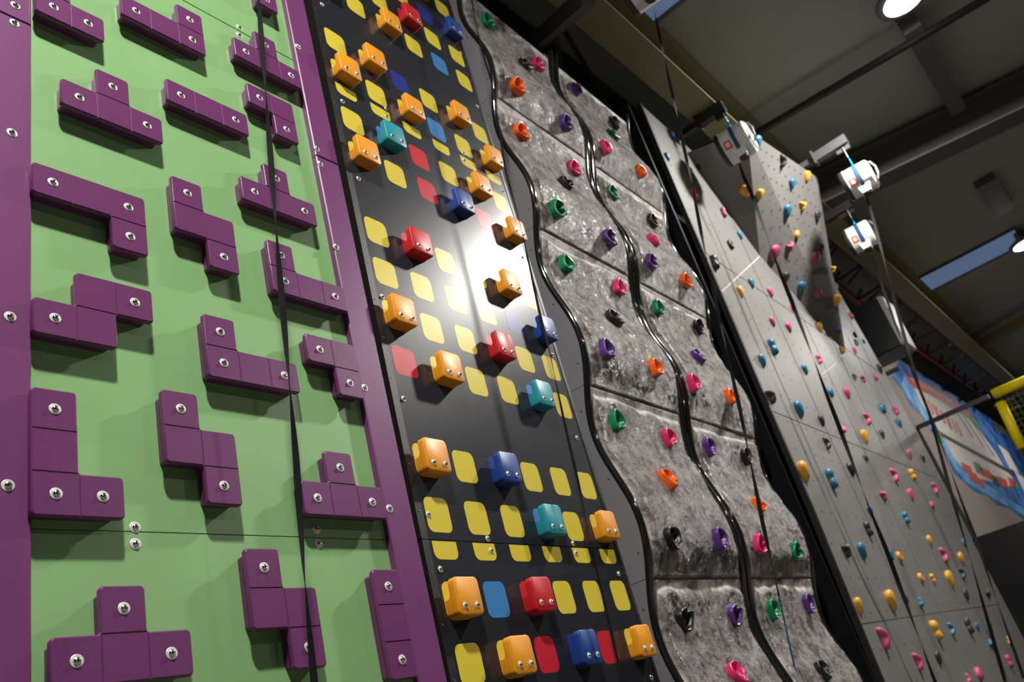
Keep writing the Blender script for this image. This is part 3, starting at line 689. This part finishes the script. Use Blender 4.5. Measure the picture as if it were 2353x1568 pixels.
for ix in range(14):
    for iz in range(16):
        px = 1735 + ix * 13 + iz * 5; py = 335 + iz * 30 + ix * 8
        # keep inside the face
        q = on_face(px, py, T1, fn2)
        if q.z > T1.z - .08: continue
        e = (B2 - T2); m2 = (q.z - T2.z) / e.z; xr = T2.x + e.x * m2; xl = T1.x + (B1.x - T1.x) * (q.z - T1.z) / (B1.z - T1.z) if q.z > B1.z else B1.x + (B2.x - B1.x) * (q.z - B1.z) / (B2.z - B1.z)
        if q.x > xr - .08 or q.x < xl + .12: continue
        if (q - T1).dot(fn) < -0.01 and q.z < B1.z: continue
        r = 0.011; s = Vector((1, 0, 0)); s = (s - fn2 * s.dot(fn2)).normalized(); u = fn2.cross(s)
        b.faces.new([b.verts.new(q + fn2 * 0.004 + (s * math.cos(t) + u * math.sin(t)) * r) for t in [k * math.pi / 4 for k in range(8)]])
link('bolt_holes', b, 'gap', to)['kind'] = 'stuff'
# black side of the grey wall and its edge profile
zs3 = local(on_wall(1890, 1262), Vector((0, 0, 0))).z
for k, (a, c) in enumerate(((0.2, HZ + 0.70), (HZ + 0.703, HZ + 3.28), (HZ + 3.283, HZ + 5.85))):
    t = thing('side_board', 'matt black side board between rock wall and grey wall, %s piece' % ['lowest', 'middle', 'top'][k], 'side board', (6.96, 2.3, a))
    b = BM(); box(b, (0, 0, 0), (0.03, 0.69, c - a)); link('sheet', b, 'bside', t)
b = BM(); e0 = gbl.copy(); e1 = gl.copy(); e2 = gtl.copy()
for p, q in ((e0, e1), (e1, e2)): bar(b, p + Vector((-0.02, 0.015, 0)), q + Vector((-0.02, 0.015, 0)), 0.04, 0.05, Vector((0, 1, 0)))
link('corner_profile', b, 'btrim', tw)
b = BM(); box(b, (16.0, 0.4, 0.0), (18.2, 2.9, HZ + 1.44)); tag(link('padded_wall', b, 'bside'), 'black boxed obstacle at the lower right, under the mural', 'wall box')

# ---------------- grey wall holds
def blob(kind, color, seed):
    """unit hold, about 1 high; rises out of the wall towards -y"""
    rnd = random.Random(seed); b = BM(); n = 20
    def R(t):
        c, s = math.cos(t), math.sin(t)
        if kind == 'drop': return (0.40 + 0.02 * c) if s > 0 else 0.36 / max(0.60, (1 - 0.36 * (-s) ** 2.2) ** 0.9 * (1 + 0.25 * s)) 
        if kind == 'round': return 0.42 + 0.05 * math.cos(2 * t + seed)
        if kind == 'eight': return 0.20 + 0.30 * abs(s) ** 1.6
        if kind == 'long': return 0.17 + 0.33 * abs(s) ** 2.5
        if kind == 'horn': return 0.20 + 0.26 * max(0, math.cos(1.5 * (t - math.pi / 2) + math.pi)) ** 2 * 1.2 if True else 0
        return 0.45
    def horn(t): return 0.16 + 0.34 * sum(math.exp(-((math.atan2(math.sin(t - a), math.cos(t - a))) / 0.42) ** 2) for a in (math.radians(45), math.radians(160), math.radians(-95)))
    prof = [(1.0, 0), (1.0, .12), (.95, .26), (.84, .38), (.66, .47), (.42, .53), (.18, .55)]
    rings = []
    for s_, h in prof:
        ring = []
        for k in range(n):
            t = 2 * math.pi * k / n; r = horn(t) if kind == 'horn' else R(t)
            if kind == 'drop' and math.sin(t) < 0: r = 0.40 + 0.24 * (-math.sin(t)) ** 3
            x, z = r * s_ * math.cos(t), r * s_ * math.sin(t)
            if kind == 'drop':
                sn = math.sin(t); x = s_ * 0.43 * math.cos(t) * (1 - 0.55 * max(0, -sn)); z = s_ * sn * (0.40 if sn > 0 else 0.64) + 0.05 + 0.20 * h
            if kind == 'long': x += 0.10 * math.cos(z * 6)
            if kind == 'eight': h2 = h * (0.75 + 0.5 * min(1, abs(z) * 2.5))
            else: h2 = h
            if kind == 'pocket': h2 = h * (1 if s_ > .5 else 0.45)
            j = 0.02 * noise.noise(Vector((x * 3, z * 3, seed)))
            ring.append(b.verts.new((x + j, -h2 * (1 + 2 * j), z + j)))
        rings.append(ring)
    for p, q in zip(rings, rings[1:]):
        for k in range(n): b.faces.new((p[k], p[(k + 1) % n], q[(k + 1) % n], q[k]))
    b.faces.new(rings[-1]); bmesh.ops.recalc_face_normals(b, faces=b.faces)
    me = bpy.data.meshes.new('wall_hold'); b.to_mesh(me); b.free(); me.materials.append(M['g_' + color])
    for p in me.polygons: p.use_smooth = True
    return me
BLOB = {}
KN = dict(drop='pointed', round='rounded', eight='two-lobed', long='slim', horn='three-horned', pocket='hollow')
P_, B_, Y_, K_ = 'pink', 'blue', 'gold', 'black'
# px, py, colour, kind, height in pixels, tilt
GH = [(1545, 310, B_, 'round', 26, 0), (1535, 359, B_, 'drop', 20, 0), (1605, 381, K_, 'horn', 18, 30), (1588, 390, Y_, 'round', 16, 0), (1596, 446, P_, 'eight', 28, 0), (1663, 488, P_, 'eight', 25, -10),
      (1702, 540, B_, 'drop', 19, 0), (1680, 562, K_, 'pocket', 24, 0), (1642, 603, K_, 'eight', 37, -15), (1703, 670, Y_, 'drop', 26, -10), (1728, 650, B_, 'drop', 23, -10), (1771, 671, P_, 'drop', 22, 0),
      (1823, 707, P_, 'round', 20, 0), (1776, 738, P_, 'drop', 22, 0), (1813, 751, P_, 'drop', 22, 10), (1884, 751, Y_, 'drop', 22, 0), (1776, 797, B_, 'eight', 37, -5), (1753, 828, B_, 'drop', 29, -10),
      (1851, 848, B_, 'drop', 22, 0), (1884, 826, P_, 'long', 22, -15), (1936, 805, Y_, 'long', 20, -35), (1966, 769, P_, 'round', 15, 0), (1969, 788, B_, 'long', 17, -30), (1986, 784, B_, 'round', 11, 0),
      (1965, 805, P_, 'drop', 15, 0), (1956, 726, P_, 'round', 17, 0), (2022, 847, K_, 'drop', 20, 0), (1966, 867, K_, 'horn', 17, -40), (1984, 869, P_, 'horn', 20, 0), (2013, 867, P_, 'round', 16, 0),
      (1773, 910, K_, 'horn', 37, -10), (1836, 939, B_, 'drop', 36, 0), (1889, 965, K_, 'drop', 24, 0), (1910, 901, B_, 'pocket', 23, 0), (1947, 902, P_, 'drop', 24, 0), (2029, 938, B_, 'pocket', 24, 0),
      (2060, 944, P_, 'long', 20, -15), (2067, 971, B_, 'drop', 19, 0), (1993, 962, P_, 'long', 27, 10), (1937, 988, P_, 'long', 26, -60), (1987, 1002, Y_, 'drop', 28, -10), (2028, 997, K_, 'drop', 19, 0),
      (1901, 1019, K_, 'long', 28, -5), (1991, 1051, K_, 'round', 17, 0), (2090, 1043, P_, 'drop', 20, 0), (2122, 1053, K_, 'drop', 16, 0), (1847, 1081, Y_, 'drop', 41, 5), (1910, 1100, B_, 'eight', 44, 0),
      (1956, 1077, K_, 'drop', 28, 0), (2055, 1092, P_, 'long', 30, 5), (2097, 1090, Y_, 'eight', 24, 15), (2148, 1122, P_, 'long', 26, 5), (2030, 1138, P_, 'horn', 27, 0), (2093, 1135, P_, 'drop', 24, -15),
      (2143, 1160, P_, 'round', 18, -20), (2001, 1173, B_, 'drop', 22, 0), (2082, 1190, B_, 'eight', 26, 0), (1995, 1215, K_, 'eight', 31, 10), (2137, 1241, Y_, 'drop', 20, 0), (1945, 1262, K_, 'horn', 35, 0),
      (1981, 1264, B_, 'drop', 33, 5), (2047, 1276, B_, 'pocket', 26, 0), (2069, 1279, Y_, 'pocket', 24, -15), (2169, 1275, P_, 'long', 31, 5), (2209, 1281, Y_, 'drop', 22, 5), (2216, 1246, B_, 'round', 16, 0),
      (2118, 1327, Y_, 'pocket', 21, -10), (2145, 1329, Y_, 'eight', 19, 10), (2182, 1329, Y_, 'drop', 32, 0), (2211, 1318, K_, 'long', 24, 0), (2220, 1366, K_, 'drop', 22, 0), (2269, 1363, K_, 'horn', 22, 20),
      (1975, 1390, Y_, 'drop', 31, 0), (2047, 1378, Y_, 'drop', 40, 10), (2081, 1377, K_, 'round', 24, 0), (2117, 1385, B_, 'long', 24, -45), (2151, 1449, Y_, 'eight', 40, 5), (2187, 1446, B_, 'long', 27, -10),
      (2225, 1438, K_, 'eight', 33, 0), (2247, 1440, B_, 'drop', 16, 0), (2275, 1435, B_, 'drop', 17, 0), (2278, 1480, B_, 'horn', 22, 20), (2320, 1472, Y_, 'long', 17, -30), (2030, 1466, P_, 'long', 45, 5),
      (2110, 1521, P_, 'long', 36, 0), (2157, 1511, K_, 'drop', 26, 0), (2319, 1520, P_, 'eight', 26, 0), (2250, 1549, P_, 'round', 31, -10), (2227, 1560, P_, 'long', 22, -35)]
GW = [(1737, 328, B_, 'drop', 30, 10, 'f'), (1745, 446, Y_, 'drop', 22, -5, 'f'), (1796, 371, K_, 'long', 28, 10, 'f'), (1853, 405, Y_, 'drop', 22, -10, 'r'), (1818, 423, B_, 'drop', 23, 0, 'f'), (1842, 473, Y_, 'horn', 25, 0, 'f'),
      (1807, 485, B_, 'drop', 28, 5, 'f'), (1876, 497, K_, 'drop', 22, 0, 'r'), (1830, 539, Y_, 'round', 18, 0, 'f'), (1778, 580, P_, 'drop', 32, 0, 'f'), (1814, 566, P_, 'horn', 23, 20, 'f'), (1886, 569, K_, 'round', 17, 0, 'r'),
      (1871, 594, P_, 'drop', 28, 0, 'r'), (1913, 618, Y_, 'horn', 17, 0, 'r'), (1804, 636, K_, 'drop', 22, 0, 'f'), (1840, 659, B_, 'drop', 24, 0, 'f'), (1878, 676, P_, 'drop', 20, 0, 'r'), (1921, 690, Y_, 'drop', 25, -5, 'r'),
      (1926, 758, B_, 'round', 15, 0, 'r'), (1712, 438, Y_, 'drop', 27, 5, 's')]
def fwd(v): return AX.z * v.x + AY.z * v.y + AZ.z * (v.z - HZ)
def grey_hold(px, py, color, kind, hp, tilt, v, n, label, group):
    size = hp * fwd(v) / FPX * 1.16
    key = (kind, color, (px + py) % 2)
    if key not in BLOB: BLOB[key] = blob(kind, color, (px + py) % 2 + 3)
    o = link('wall_hold', BLOB[key], None)
    yv = -Vector(n); zv = (Vector((0, 0, 1)) - yv * yv.z).normalized(); xv = yv.cross(zv)
    m3 = Matrix((xv, yv, zv)).transposed() @ Matrix.Rotation(-math.radians(tilt), 3, 'Y')
    o.matrix_world = Matrix.Translation(v) @ m3.to_4x4() @ Matrix.Diagonal((size * 1.02, min(size * .62, 0.11), size, 1))
    tag(o, label, 'climbing hold', group)
cnt = {}
for (px, py, c, kd, hp, tl) in sorted(GH, key=lambda g: g[1]):
    cnt[c] = cnt.get(c, 0) + 1; k = cnt[c]
    cn = {'gold': 'yellow', 'black': 'dark grey'}.get(c, c)
    grey_hold(px, py, c, kd, hp, tl, on_wall(px, py, 0.02) + Vector((0, 0.02, 0)), -WN.normalized(),
              '%s %s hold on the flat grey wall, %s %s one from the top' % (cn, KN[kd], ORD[k - 1], cn), 'holds on the flat grey wall')
cnt = {}
for (px, py, c, kd, hp, tl, fc) in GW:
    cnt[c] = cnt.get(c, 0) + 1; k = cnt[c]; cn = {'gold': 'yellow', 'black': 'dark grey'}.get(c, c)
    if fc == 's': v, n = on_face(px, py, B1, ln), ln; lab = 'pointed yellow hold on the shaded left side of the overhanging wedge'
    else:
        v1, v2 = on_face(px, py, B1, fn), on_face(px, py, T2, fn2)
        v, n = (v1, fn) if v1.length < v2.length else (v2, fn2)
        # choose the plane of the triangle that holds the point: left of line T1-B2 in the picture -> first
        side = (px - 1716) * (812 - 298) - (py - 298) * (1944 - 1716)
        v, n = (v1, fn) if side < 0 else (v2, fn2)
        lab = '%s %s hold on the wedge front, %s %s one from the top' % (cn, KN[kd], ORD[k - 1], cn)
    grey_hold(px, py, c, kd, hp, tl, v, n, lab, 'holds on the overhanging grey wedge')

# ------------------------------------------------------------ straps
def ribbon(name, pts, wd, m, label, twist_len=0.5, ph=0.0, th=0.0018, amp=1.0, parent=None):
    """flat webbing along pts, slowly twisting"""
    P = [Vector(p) for p in pts]; L = [0]
    for a, c in zip(P, P[1:]): L.append(L[-1] + (c - a).length)
    n = max(30, int(L[-1] / 0.03)); b = BM(); prev = None; k = 0
    for i in range(n + 1):
        s = L[-1] * i / n
        while k < len(P) - 2 and L[k + 1] < s: k += 1
        f = (s - L[k]) / (L[k + 1] - L[k]); c = P[k].lerp(P[k + 1], f); d = (P[k + 1] - P[k]).normalized()
        s0 = d.cross(Vector((0, -1, 0))).normalized(); u0_ = s0.cross(d)
        a = ph + amp * math.pi * s / twist_len
        sx = s0 * math.cos(a) + u0_ * math.sin(a); nn = d.cross(sx)
        r = [b.verts.new(c + sx * e * wd / 2 + nn * g * th / 2) for e, g in ((-1, -1), (1, -1), (1, 1), (-1, 1))]
        if prev:
            for q in range(4): b.faces.new((prev[q], prev[(q + 1) % 4], r[(q + 1) % 4], r[q]))
        else: b.faces.new(r)
        prev = r
    b.faces.new(prev[::-1])
    o = link(name, b, m, parent)
    if parent is None: tag(o, label, 'strap')
    return o
def path(pixs, y0, y1):
    """points seen along a line of pixels while the distance to the walls runs from y0 to y1"""
    n = len(pixs) - 1; t0, t1 = pixs[0][1], pixs[-1][1]
    return [sight(p[0], p[1], 1, y0 + (y1 - y0) * (p[1] - t0) / (t1 - t0)) for p in pixs]
pp_ = path([(594, 2), (617, 300), (640, 600), (662, 850), (680, 1050), (697, 1300), (722, 1568)], 1.80, 1.93)
pp_ = [pp_[0] + (pp_[0] - pp_[1])] + pp_ + [pp_[-1] + (pp_[-1] - pp_[-2]) * .8]
ribbon('belay_strap', pp_, 0.021, 'webbing', 'black webbing strap hanging twisted in front of the green wall', 0.62, 0.9)
pp_ = path([(1084, 0), (1103, 100), (1130, 190), (1163, 400), (1188, 487), (1207, 567), (1239, 715), (1261, 800), (1296, 967), (1331, 1120), (1357, 1249), (1431, 1568)], 1.92, 2.06)
pp_ = [pp_[0] + (pp_[0] - pp_[1])] + pp_ + [pp_[-1] + (pp_[-1] - pp_[-2]) * .6]
ribbon('belay_strap', pp_, 0.014, 'webbing', 'thin black strap in front of the right side of the black wall', 0.9, 1.3)
s3 = path([(1503, 24), (1530, 150), (1553, 252), (1568, 323), (1589, 418), (1614, 550), (1668, 800), (1700, 940), (1752, 1200), (1790, 1370)], 1.42, 1.98)
ribbon('belay_strap', s3, 0.026, 'webbing', 'black strap from the topmost drum down across the rock wall', 0.75, 0.3)
s3b = [s3[-1], sight(1827, 1540, 1, 2.05)]
tl_ = thing('strap_tail', 'blue webbing tail with steel carabiner at the foot of the rock wall', 'strap', s3b[0])
ribbon('webbing', [Vector((0, 0, 0)), s3b[1] - s3b[0]], 0.030, 'bluewebbing', '', 5.0, 0.6, 0.003, 0.2, parent=tl_)
def carabiner(parent, c, h=0.11, wd=0.06, m='dark', r=0.005, name='carabiner'):
    b = BM(); pts = []
    for k in range(25):
        t = 2 * math.pi * k / 24; x = wd / 2 * math.copysign(abs(math.cos(t)) ** 0.7, math.cos(t)); z = h / 2 * math.copysign(abs(math.sin(t)) ** 0.7, math.sin(t)) * 1.0
        pts.append(Vector(c) + Vector((x, 0, z)))
    tube(b, pts, r, 8, cap=False); return link(name, b, m, parent, True)
carabiner(tl_, s3b[1] - s3b[0] + Vector((0, 0, -0.045)), 0.11, 0.05, 'lightsteel', 0.0065)
s4 = path([(1699, 376), (1709, 405), (1729, 451), (1765, 550), (1795, 633), (1822, 700), (1864, 811), (1897, 900), (1924, 970), (1965, 1080), (1996, 1164), (2037, 1265), (2085, 1395), (2149, 1568)], 1.74, 2.16)
ribbon('belay_strap', s4 + [s4[-1] + (s4[-1] - s4[-2])], 0.040, 'webbing', 'black strap from the drum at the wedge down the flat grey wall', 1.3, 0.9)
s5 = path([(1987, 438), (2001, 484), (2027, 581), (2058, 702), (2090, 815), (2124, 923), (2150, 1003), (2195, 1168), (2223, 1262), (2271, 1431), (2310, 1568)], 1.02, 1.9)
ribbon('belay_strap', s5, 0.034, 'webbing', 'black strap from the brightly lit drum past the mural', 1.6, 0.5)
s6 = path([(2001, 579), (2030, 667), (2060, 752), (2095, 850), (2153, 993), (2215, 1168), (2241, 1234), (2287, 1372), (2353, 1560)], 1.5, 2.2)
ribbon('belay_strap', s6, 0.036, 'webbing', 'black strap from the lower drum, crossing the black metal frame', 1.6, 0.2)

# ------------------------------------------------------------ auto belay drums and their arms
def arm(x, ya, yb, z, label, m='dark', wd=0.10, ht=0.12, plate=True):
    t = thing('belay_bracket', label, 'bracket', (x, ya, z))
    b = BM(); bar(b, (0, 0, 0), (0, yb - ya, 0), wd * .62, ht * .62); link('inner_tube', b, m, t)
    b = BM(); bar(b, (0, (yb - ya) * .42, 0), (0, yb - ya, 0), wd, ht); link('sleeve', b, m, t)
    b = BM(); box(b, (-wd * .7, (yb - ya) * .40 - .012, -ht * .8), (wd * .7, (yb - ya) * .40 + .012, ht * .8)); link('clamp', b, m, t)
    b = BM(); box(b, (-.012, (yb - ya) + .01, -ht * 1.1), (.012, (yb - ya) * .75, -ht * .45)); link('lug', b, m, t)
    return t
def drum(c, label, sc=1.0, top=None):
    c = Vector(c); t = thing('auto_belay', label, 'auto belay', c, (0, 0, math.radians(6)))
    r, l = 0.19 * sc, 0.15 * sc
    b = BM(); lathe(b, [(r * .9, -l), (r, -l + .02), (r * 1.0, l - .03), (r * 1.02, l), (r * .9, l + .01)], 'y', 36); link('casing', b, 'white', t, 'auto')
    b = BM(); lathe(b, [(r * 1.04, l + .005), (r * 1.06, l + .02), (r * 1.0, l + .05), (r * .8, l + .06)], 'y', 36); link('rear_cover', b, 'dark', t, 'auto')
    b = BM(); lathe(b, [(r * .80, -l - .012), (r * .86, -l - .008), (r * .86, -l + .004)], 'y', 36); link('front_cover', b, 'lightsteel', t, 'auto')
    # lower body going down to the webbing outlet
    b = BM(); ringstack(b, [[(x, y, -r * .5) for x, y in ((-r * .75, -l * .6), (r * .6, -l * .6), (r * .6, l * .6), (-r * .75, l * .6))],
                            [(x, y, -r * 1.22) for x, y in ((-r * .62, -l * .35), (-r * .0, -l * .35), (-r * .0, l * .35), (-r * .62, l * .35))]]); link('lower_casing', b, 'white', t)
    b = BM(); pts = [Vector(((-r * 1.03) * math.cos(a), 0.0, r * 1.03 * math.sin(a))) for a in [math.radians(d) for d in range(98, -70, -8)]]
    prev = None
    for p in pts:
        q = [b.verts.new(p + Vector((0, e, 0)) + p.normalized() * g) for e, g in ((-.022, 0), (.022, 0), (.022, .005), (-.022, .005))]
        if prev:
            for k in range(4): b.faces.new((prev[k], prev[(k + 1) % 4], q[(k + 1) % 4], q[k]))
        prev = q
    link('sling', b, 'bluewebbing', t)
    # printed label with a red border
    b = BM(); 
    def lab(y0, y1, a0, a1, rr, mi):
        prev = None
        for k in range(6):
            a = math.radians(a0 + (a1 - a0) * k / 5); q = [b.verts.new((-rr * math.cos(a), y, rr * math.sin(a))) for y in (y0, y1)]
            if prev: b.faces.new((prev[0], prev[1], q[1], q[0])).material_index = mi
            prev = q
    lab(0.045, 0.125, -8, -36, r * 1.012, 0); lab(0.062, 0.108, -14, -30, r * 1.02, 1); link('label', b, ('label', 'white'), t)
    b = BM(); lathe(b, [(0.05, -r * 1.33), (0.055, -r * 1.26), (0.03, -r * 1.20)], 'z', 16, (-r * .33, 0, 0)); link('nozzle', b, 'dark', t)
    b = BM(); tube(b, [(-.05, -l - .03, r * .7), (-.10, -l - .06, r * .1), (-.12, -l - .05, -r * .5), (-.10, -l - .02, -r * .8)], 0.010, 8); link('handle', b, 'lightsteel', t)
    h = (top - c.z) if top else 0.3
    carabiner(t, (0, 0, h * .80), h * .5, 0.05, 'lightsteel', 0.006)
    carabiner(t, (0, 0, r + (h - r) * .28), (h - r) * .75, 0.05, 'anod', 0.007)
    return t
tb = arm(8.0, 2.2, 1.64, HZ + 5.82, 'black belay arm reaching out left of the overhanging wedge'); drum((8.0, 1.68, HZ + 5.30), 'white belay drum with blue sling hanging before the overhanging wedge', top=HZ + 5.72)
ta = arm(9.95, 1.62, 0.90, HZ + 5.74, 'grey belay arm standing out from the top of the wedge', 'midsteel'); drum((9.95, 0.99, HZ + 5.15), 'brightly lit white belay drum hanging right of the wedge', top=HZ + 5.64)
arm(11.5, 2.35, 1.40, HZ + 5.70, 'dark belay arm in the shade behind the wedge'); drum((11.45, 1.48, HZ + 5.16), 'lower white belay drum hanging farthest right', top=HZ + 5.60)
arm(5.60, 1.66, 1.36, HZ + 6.06, 'dark belay arm above the rock wall'); drum(sight(1482, -38, 0, 5.60), 'white belay drum cut off by the top edge of the picture', top=HZ + 5.98)
# black bracket with struts above the rock wall
t = thing('roof_bracket', 'black steel bracket with slanting struts above the rock wall top', 'bracket', (0, 0, 0))
b = BM(); bar(b, sight(1232, 98, 1, 2.35), sight(1350, -8, 1, 1.45), 0.11, 0.13); link('arm', b, 'dark', t)
for a, c in (((1272, 60), (1292, 175)), ((1285, 50), (1392, 232)), ((1262, 75), (1210, 95))):
    b = BM(); bar(b, sight(*a, 1, 2.2), sight(*c, 1, 2.5), 0.05, 0.05); link('strut', b, 'dark', t)

# red pipe and truss along the back
t = thing('roof_truss', 'black lattice truss with a red lower pipe along the back of the walls', 'truss', (0, 0, 0))
b = BM(); tube(b, [(3.0, 2.62, HZ + 6.42), (8.1, 2.62, HZ + 6.42), (14.5, 2.62, HZ + 6.04), (18.6, 2.62, HZ + 5.78), (30, 2.62, HZ + 5.9)], 0.05, 10); link('red_pipe', b, 'red', t, True)
b = BM()
for k in range(14): 
    x = 13.2 + k * 1.2; z = HZ + 6.0 - .03 * k
    bar(b, (x, 2.62, z), (x, 2.1, z + .05), .05, .05); bar(b, (x, 2.1, z), (x + 1.2, 2.62, z + .35), .035, .035); bar(b, (x, 2.62, z + .02), (x + .6, 2.55, z + .40), .04, .04)
link('lattice', b, 'midsteel', t)
b = BM(); tube(b, [(13.0, 2.1, HZ + 6.05), (30, 2.1, HZ + 5.95)], 0.03, 8); link('chord', b, 'dark', t)
b = BM(); bar(b, (-5, 2.75, HZ + 5.55), (7.0, 2.75, HZ + 5.55), .1, .2); bar(b, (-5, 2.5, HZ + 6.2), (13.0, 2.5, HZ + 6.2), .08, .14); link('girder', b, 'dark', t)

# speaker beyond the grey wall
t = thing('loudspeaker', 'big black loudspeaker with a pale edge at the top end of the grey wall', 'loudspeaker', sight(2003, 770, 0, 14.6))
b = BM(); box(b, (-0.2, -0.40, -0.46), (0.5, 0.42, 0.50)); bmesh.ops.bevel(b, geom=b.edges[:], offset=0.03, segments=2, affect='EDGES'); link('cabinet', b, 'bside', t)
b = BM(); box(b, (-0.215, -0.46, -0.44), (0.48, -0.36, 0.48)); bmesh.ops.bevel(b, geom=b.edges[:], offset=0.02, segments=2, affect='EDGES'); link('front_rim', b, 'lightsteel', t)
b = BM(); bar(b, (0, .3, -.45), (0, .3, -.75), .08, .08); bar(b, (0, .35, -.72), (0, -.15, -.72), .08, .06); link('bracket', b, 'dark', t)

# mural: flat paint on the far wall
def mural():
    b = BM()
    def pl(pix, mi, off):
        f = b.faces.new([b.verts.new(sight(px, py, 1, 3.0 - off)) for px, py in pix]); f.material_index = mi; f.normal_update()
        if f.normal.y > 0: f.normal_flip()
    # jagged blue field
    pl([(2068, 825), (2100, 862), (2120, 850), (2160, 880), (2190, 885), (2225, 925), (2262, 940), (2290, 985), (2330, 1015), (2353, 1060), (2400, 1120), (2440, 1300), (2400, 1250), (2353, 1195), (2320, 1168), (2290, 1160),
        (2270, 1140), (2240, 1130), (2215, 1108), (2190, 1085), (2170, 1030), (2140, 990), (2118, 955), (2090, 930), (2078, 900), (2050, 868)], 1, 0.004)
    pl([(2078, 860), (2110, 885), (2150, 905), (2175, 960), (2190, 1010), (2215, 1070), (2245, 1105), (2275, 1118), (2300, 1135), (2353, 1170), (2353, 1185), (2290, 1150), (2250, 1128), (2222, 1108), (2195, 1078), (2172, 1035), (2142, 985), (2112, 945), (2088, 915), (2072, 885)], 2, 0.006)
    # pale body
    pl([(2100, 892), (2135, 905), (2180, 932), (2226, 962), (2258, 1000), (2288, 1040), (2312, 1080), (2330, 1105), (2320, 1118), (2290, 1110), (2250, 1100), (2218, 1082), (2190, 1050), (2165, 1000), (2140, 960), (2115, 925)], 3, 0.008)
    # red and peach bands along the top
    pl([(2078, 862), (2100, 872), (2140, 893), (2185, 918), (2230, 950), (2226, 962), (2180, 934), (2135, 906), (2102, 892), (2090, 880)], 4, 0.010)
    pl([(2088, 868), (2110, 872), (2150, 896), (2190, 922), (2186, 926), (2145, 903), (2110, 886)], 5, 0.012)
    pl([(2180, 925), (2205, 940), (2238, 962), (2262, 995), (2250, 985), (2225, 960), (2195, 940)], 6, 0.012)
    pl([(2145, 985), (2160, 995), (2168, 1018), (2158, 1016)], 6, 0.012)
    # strokes
    for k in range(9):
        x = 2122 + k * 9; y = 912 + k * 7.2
        pl([(x, y), (x + 4, y + 1), (x + 14 + (k % 3) * 3, y + 34), (x + 9 + (k % 3) * 3, y + 34)], 4, 0.011)
    for k in range(5):
        x = 2190 + k * 24; y = 935 + k * 21
        pl([(x, y), (x + 2, y + 1), (x + 48, y + 72), (x + 46, y + 72)], 7, 0.011)
    pl([(2140, 985), (2145, 984), (2330, 1085), (2340, 1098), (2330, 1094), (2140, 990)], 7, 0.0115)
    # blocks at the bottom
    for (x, y, ww, hh, mi) in ((2208, 1062, 22, 20, 4), (2222, 1080, 22, 24, 4), (2236, 1060, 16, 26, 6), (2250, 1072, 24, 22, 4), (2276, 1090, 16, 22, 7), (2292, 1094, 20, 22, 4), (2315, 1096, 14, 20, 4), (2326, 1106, 12, 16, 6), (2248, 1098, 10, 20, 4)):
        pl([(x, y), (x + ww, y + ww * .45), (x + ww + hh * .35, y + ww * .45 + hh), (x + hh * .35, y + hh)], mi, 0.013)
    # small tiled panels at the right
    for k in range(2):
        x, y = 2292 + k * 38, 1020 + k * 62
        pl([(x, y), (x + 24, y + 18), (x + 50, y + 68), (x + 28, y + 56)], 3, 0.012)
    me = bpy.data.meshes.new('mural'); b.to_mesh(me); b.free()
    for q in ('farw', 'm_blue', 'm_sky', 'm_white', 'm_red', 'm_peach', 'm_green', 'm_dark'): me.materials.append(M[q])
    tag(link('mural', me, None), 'blue, white and red spray-painted mural on the far wall', 'mural')
mural()

# black frame and yellow padded play cage
t = thing('steel_frame', 'thin black steel frame standing before the mural', 'frame', (0, 0, 0))
b = BM(); bar(b, sight(2106, 984, 0, 17), sight(2272, 911, 0, 17), 0.06, 0.08); link('top_bar', b, 'dark', t)
q0 = sight(2108, 984, 0, 17)
b = BM(); bar(b, q0, Vector((q0.x, q0.y, 1.0)), 0.06, 0.06); link('post', b, 'dark', t)
t = thing('play_cage', 'yellow padded play cage with netting at the right edge', 'play frame', (0, 0, 0))
b = BM(); tube(b, [sight(2281, 907, 0, 17), sight(2353, 876, 0, 17), sight(2460, 830, 0, 17)], 0.085, 12); link('top_pad', b, 'yellow', t, True)
b = BM(); tube(b, [sight(2298, 925, 0, 17), sight(2349, 1030, 0, 17)], 0.085, 12); link('post_pad', b, 'yellow', t, True)
b = BM()
a0 = sight(2298, 912, 0, 17.1); 
for k in range(16): bar(b, (17.1, a0.y - k * .09, a0.z), (17.1, a0.y - k * .09, a0.z - 1.6), .008, .008); bar(b, (17.1, a0.y, a0.z - k * .1), (17.1, a0.y - 1.4, a0.z - k * .1), .008, .008)
o = link('net', b, 'net', t); o['kind'] = 'stuff'
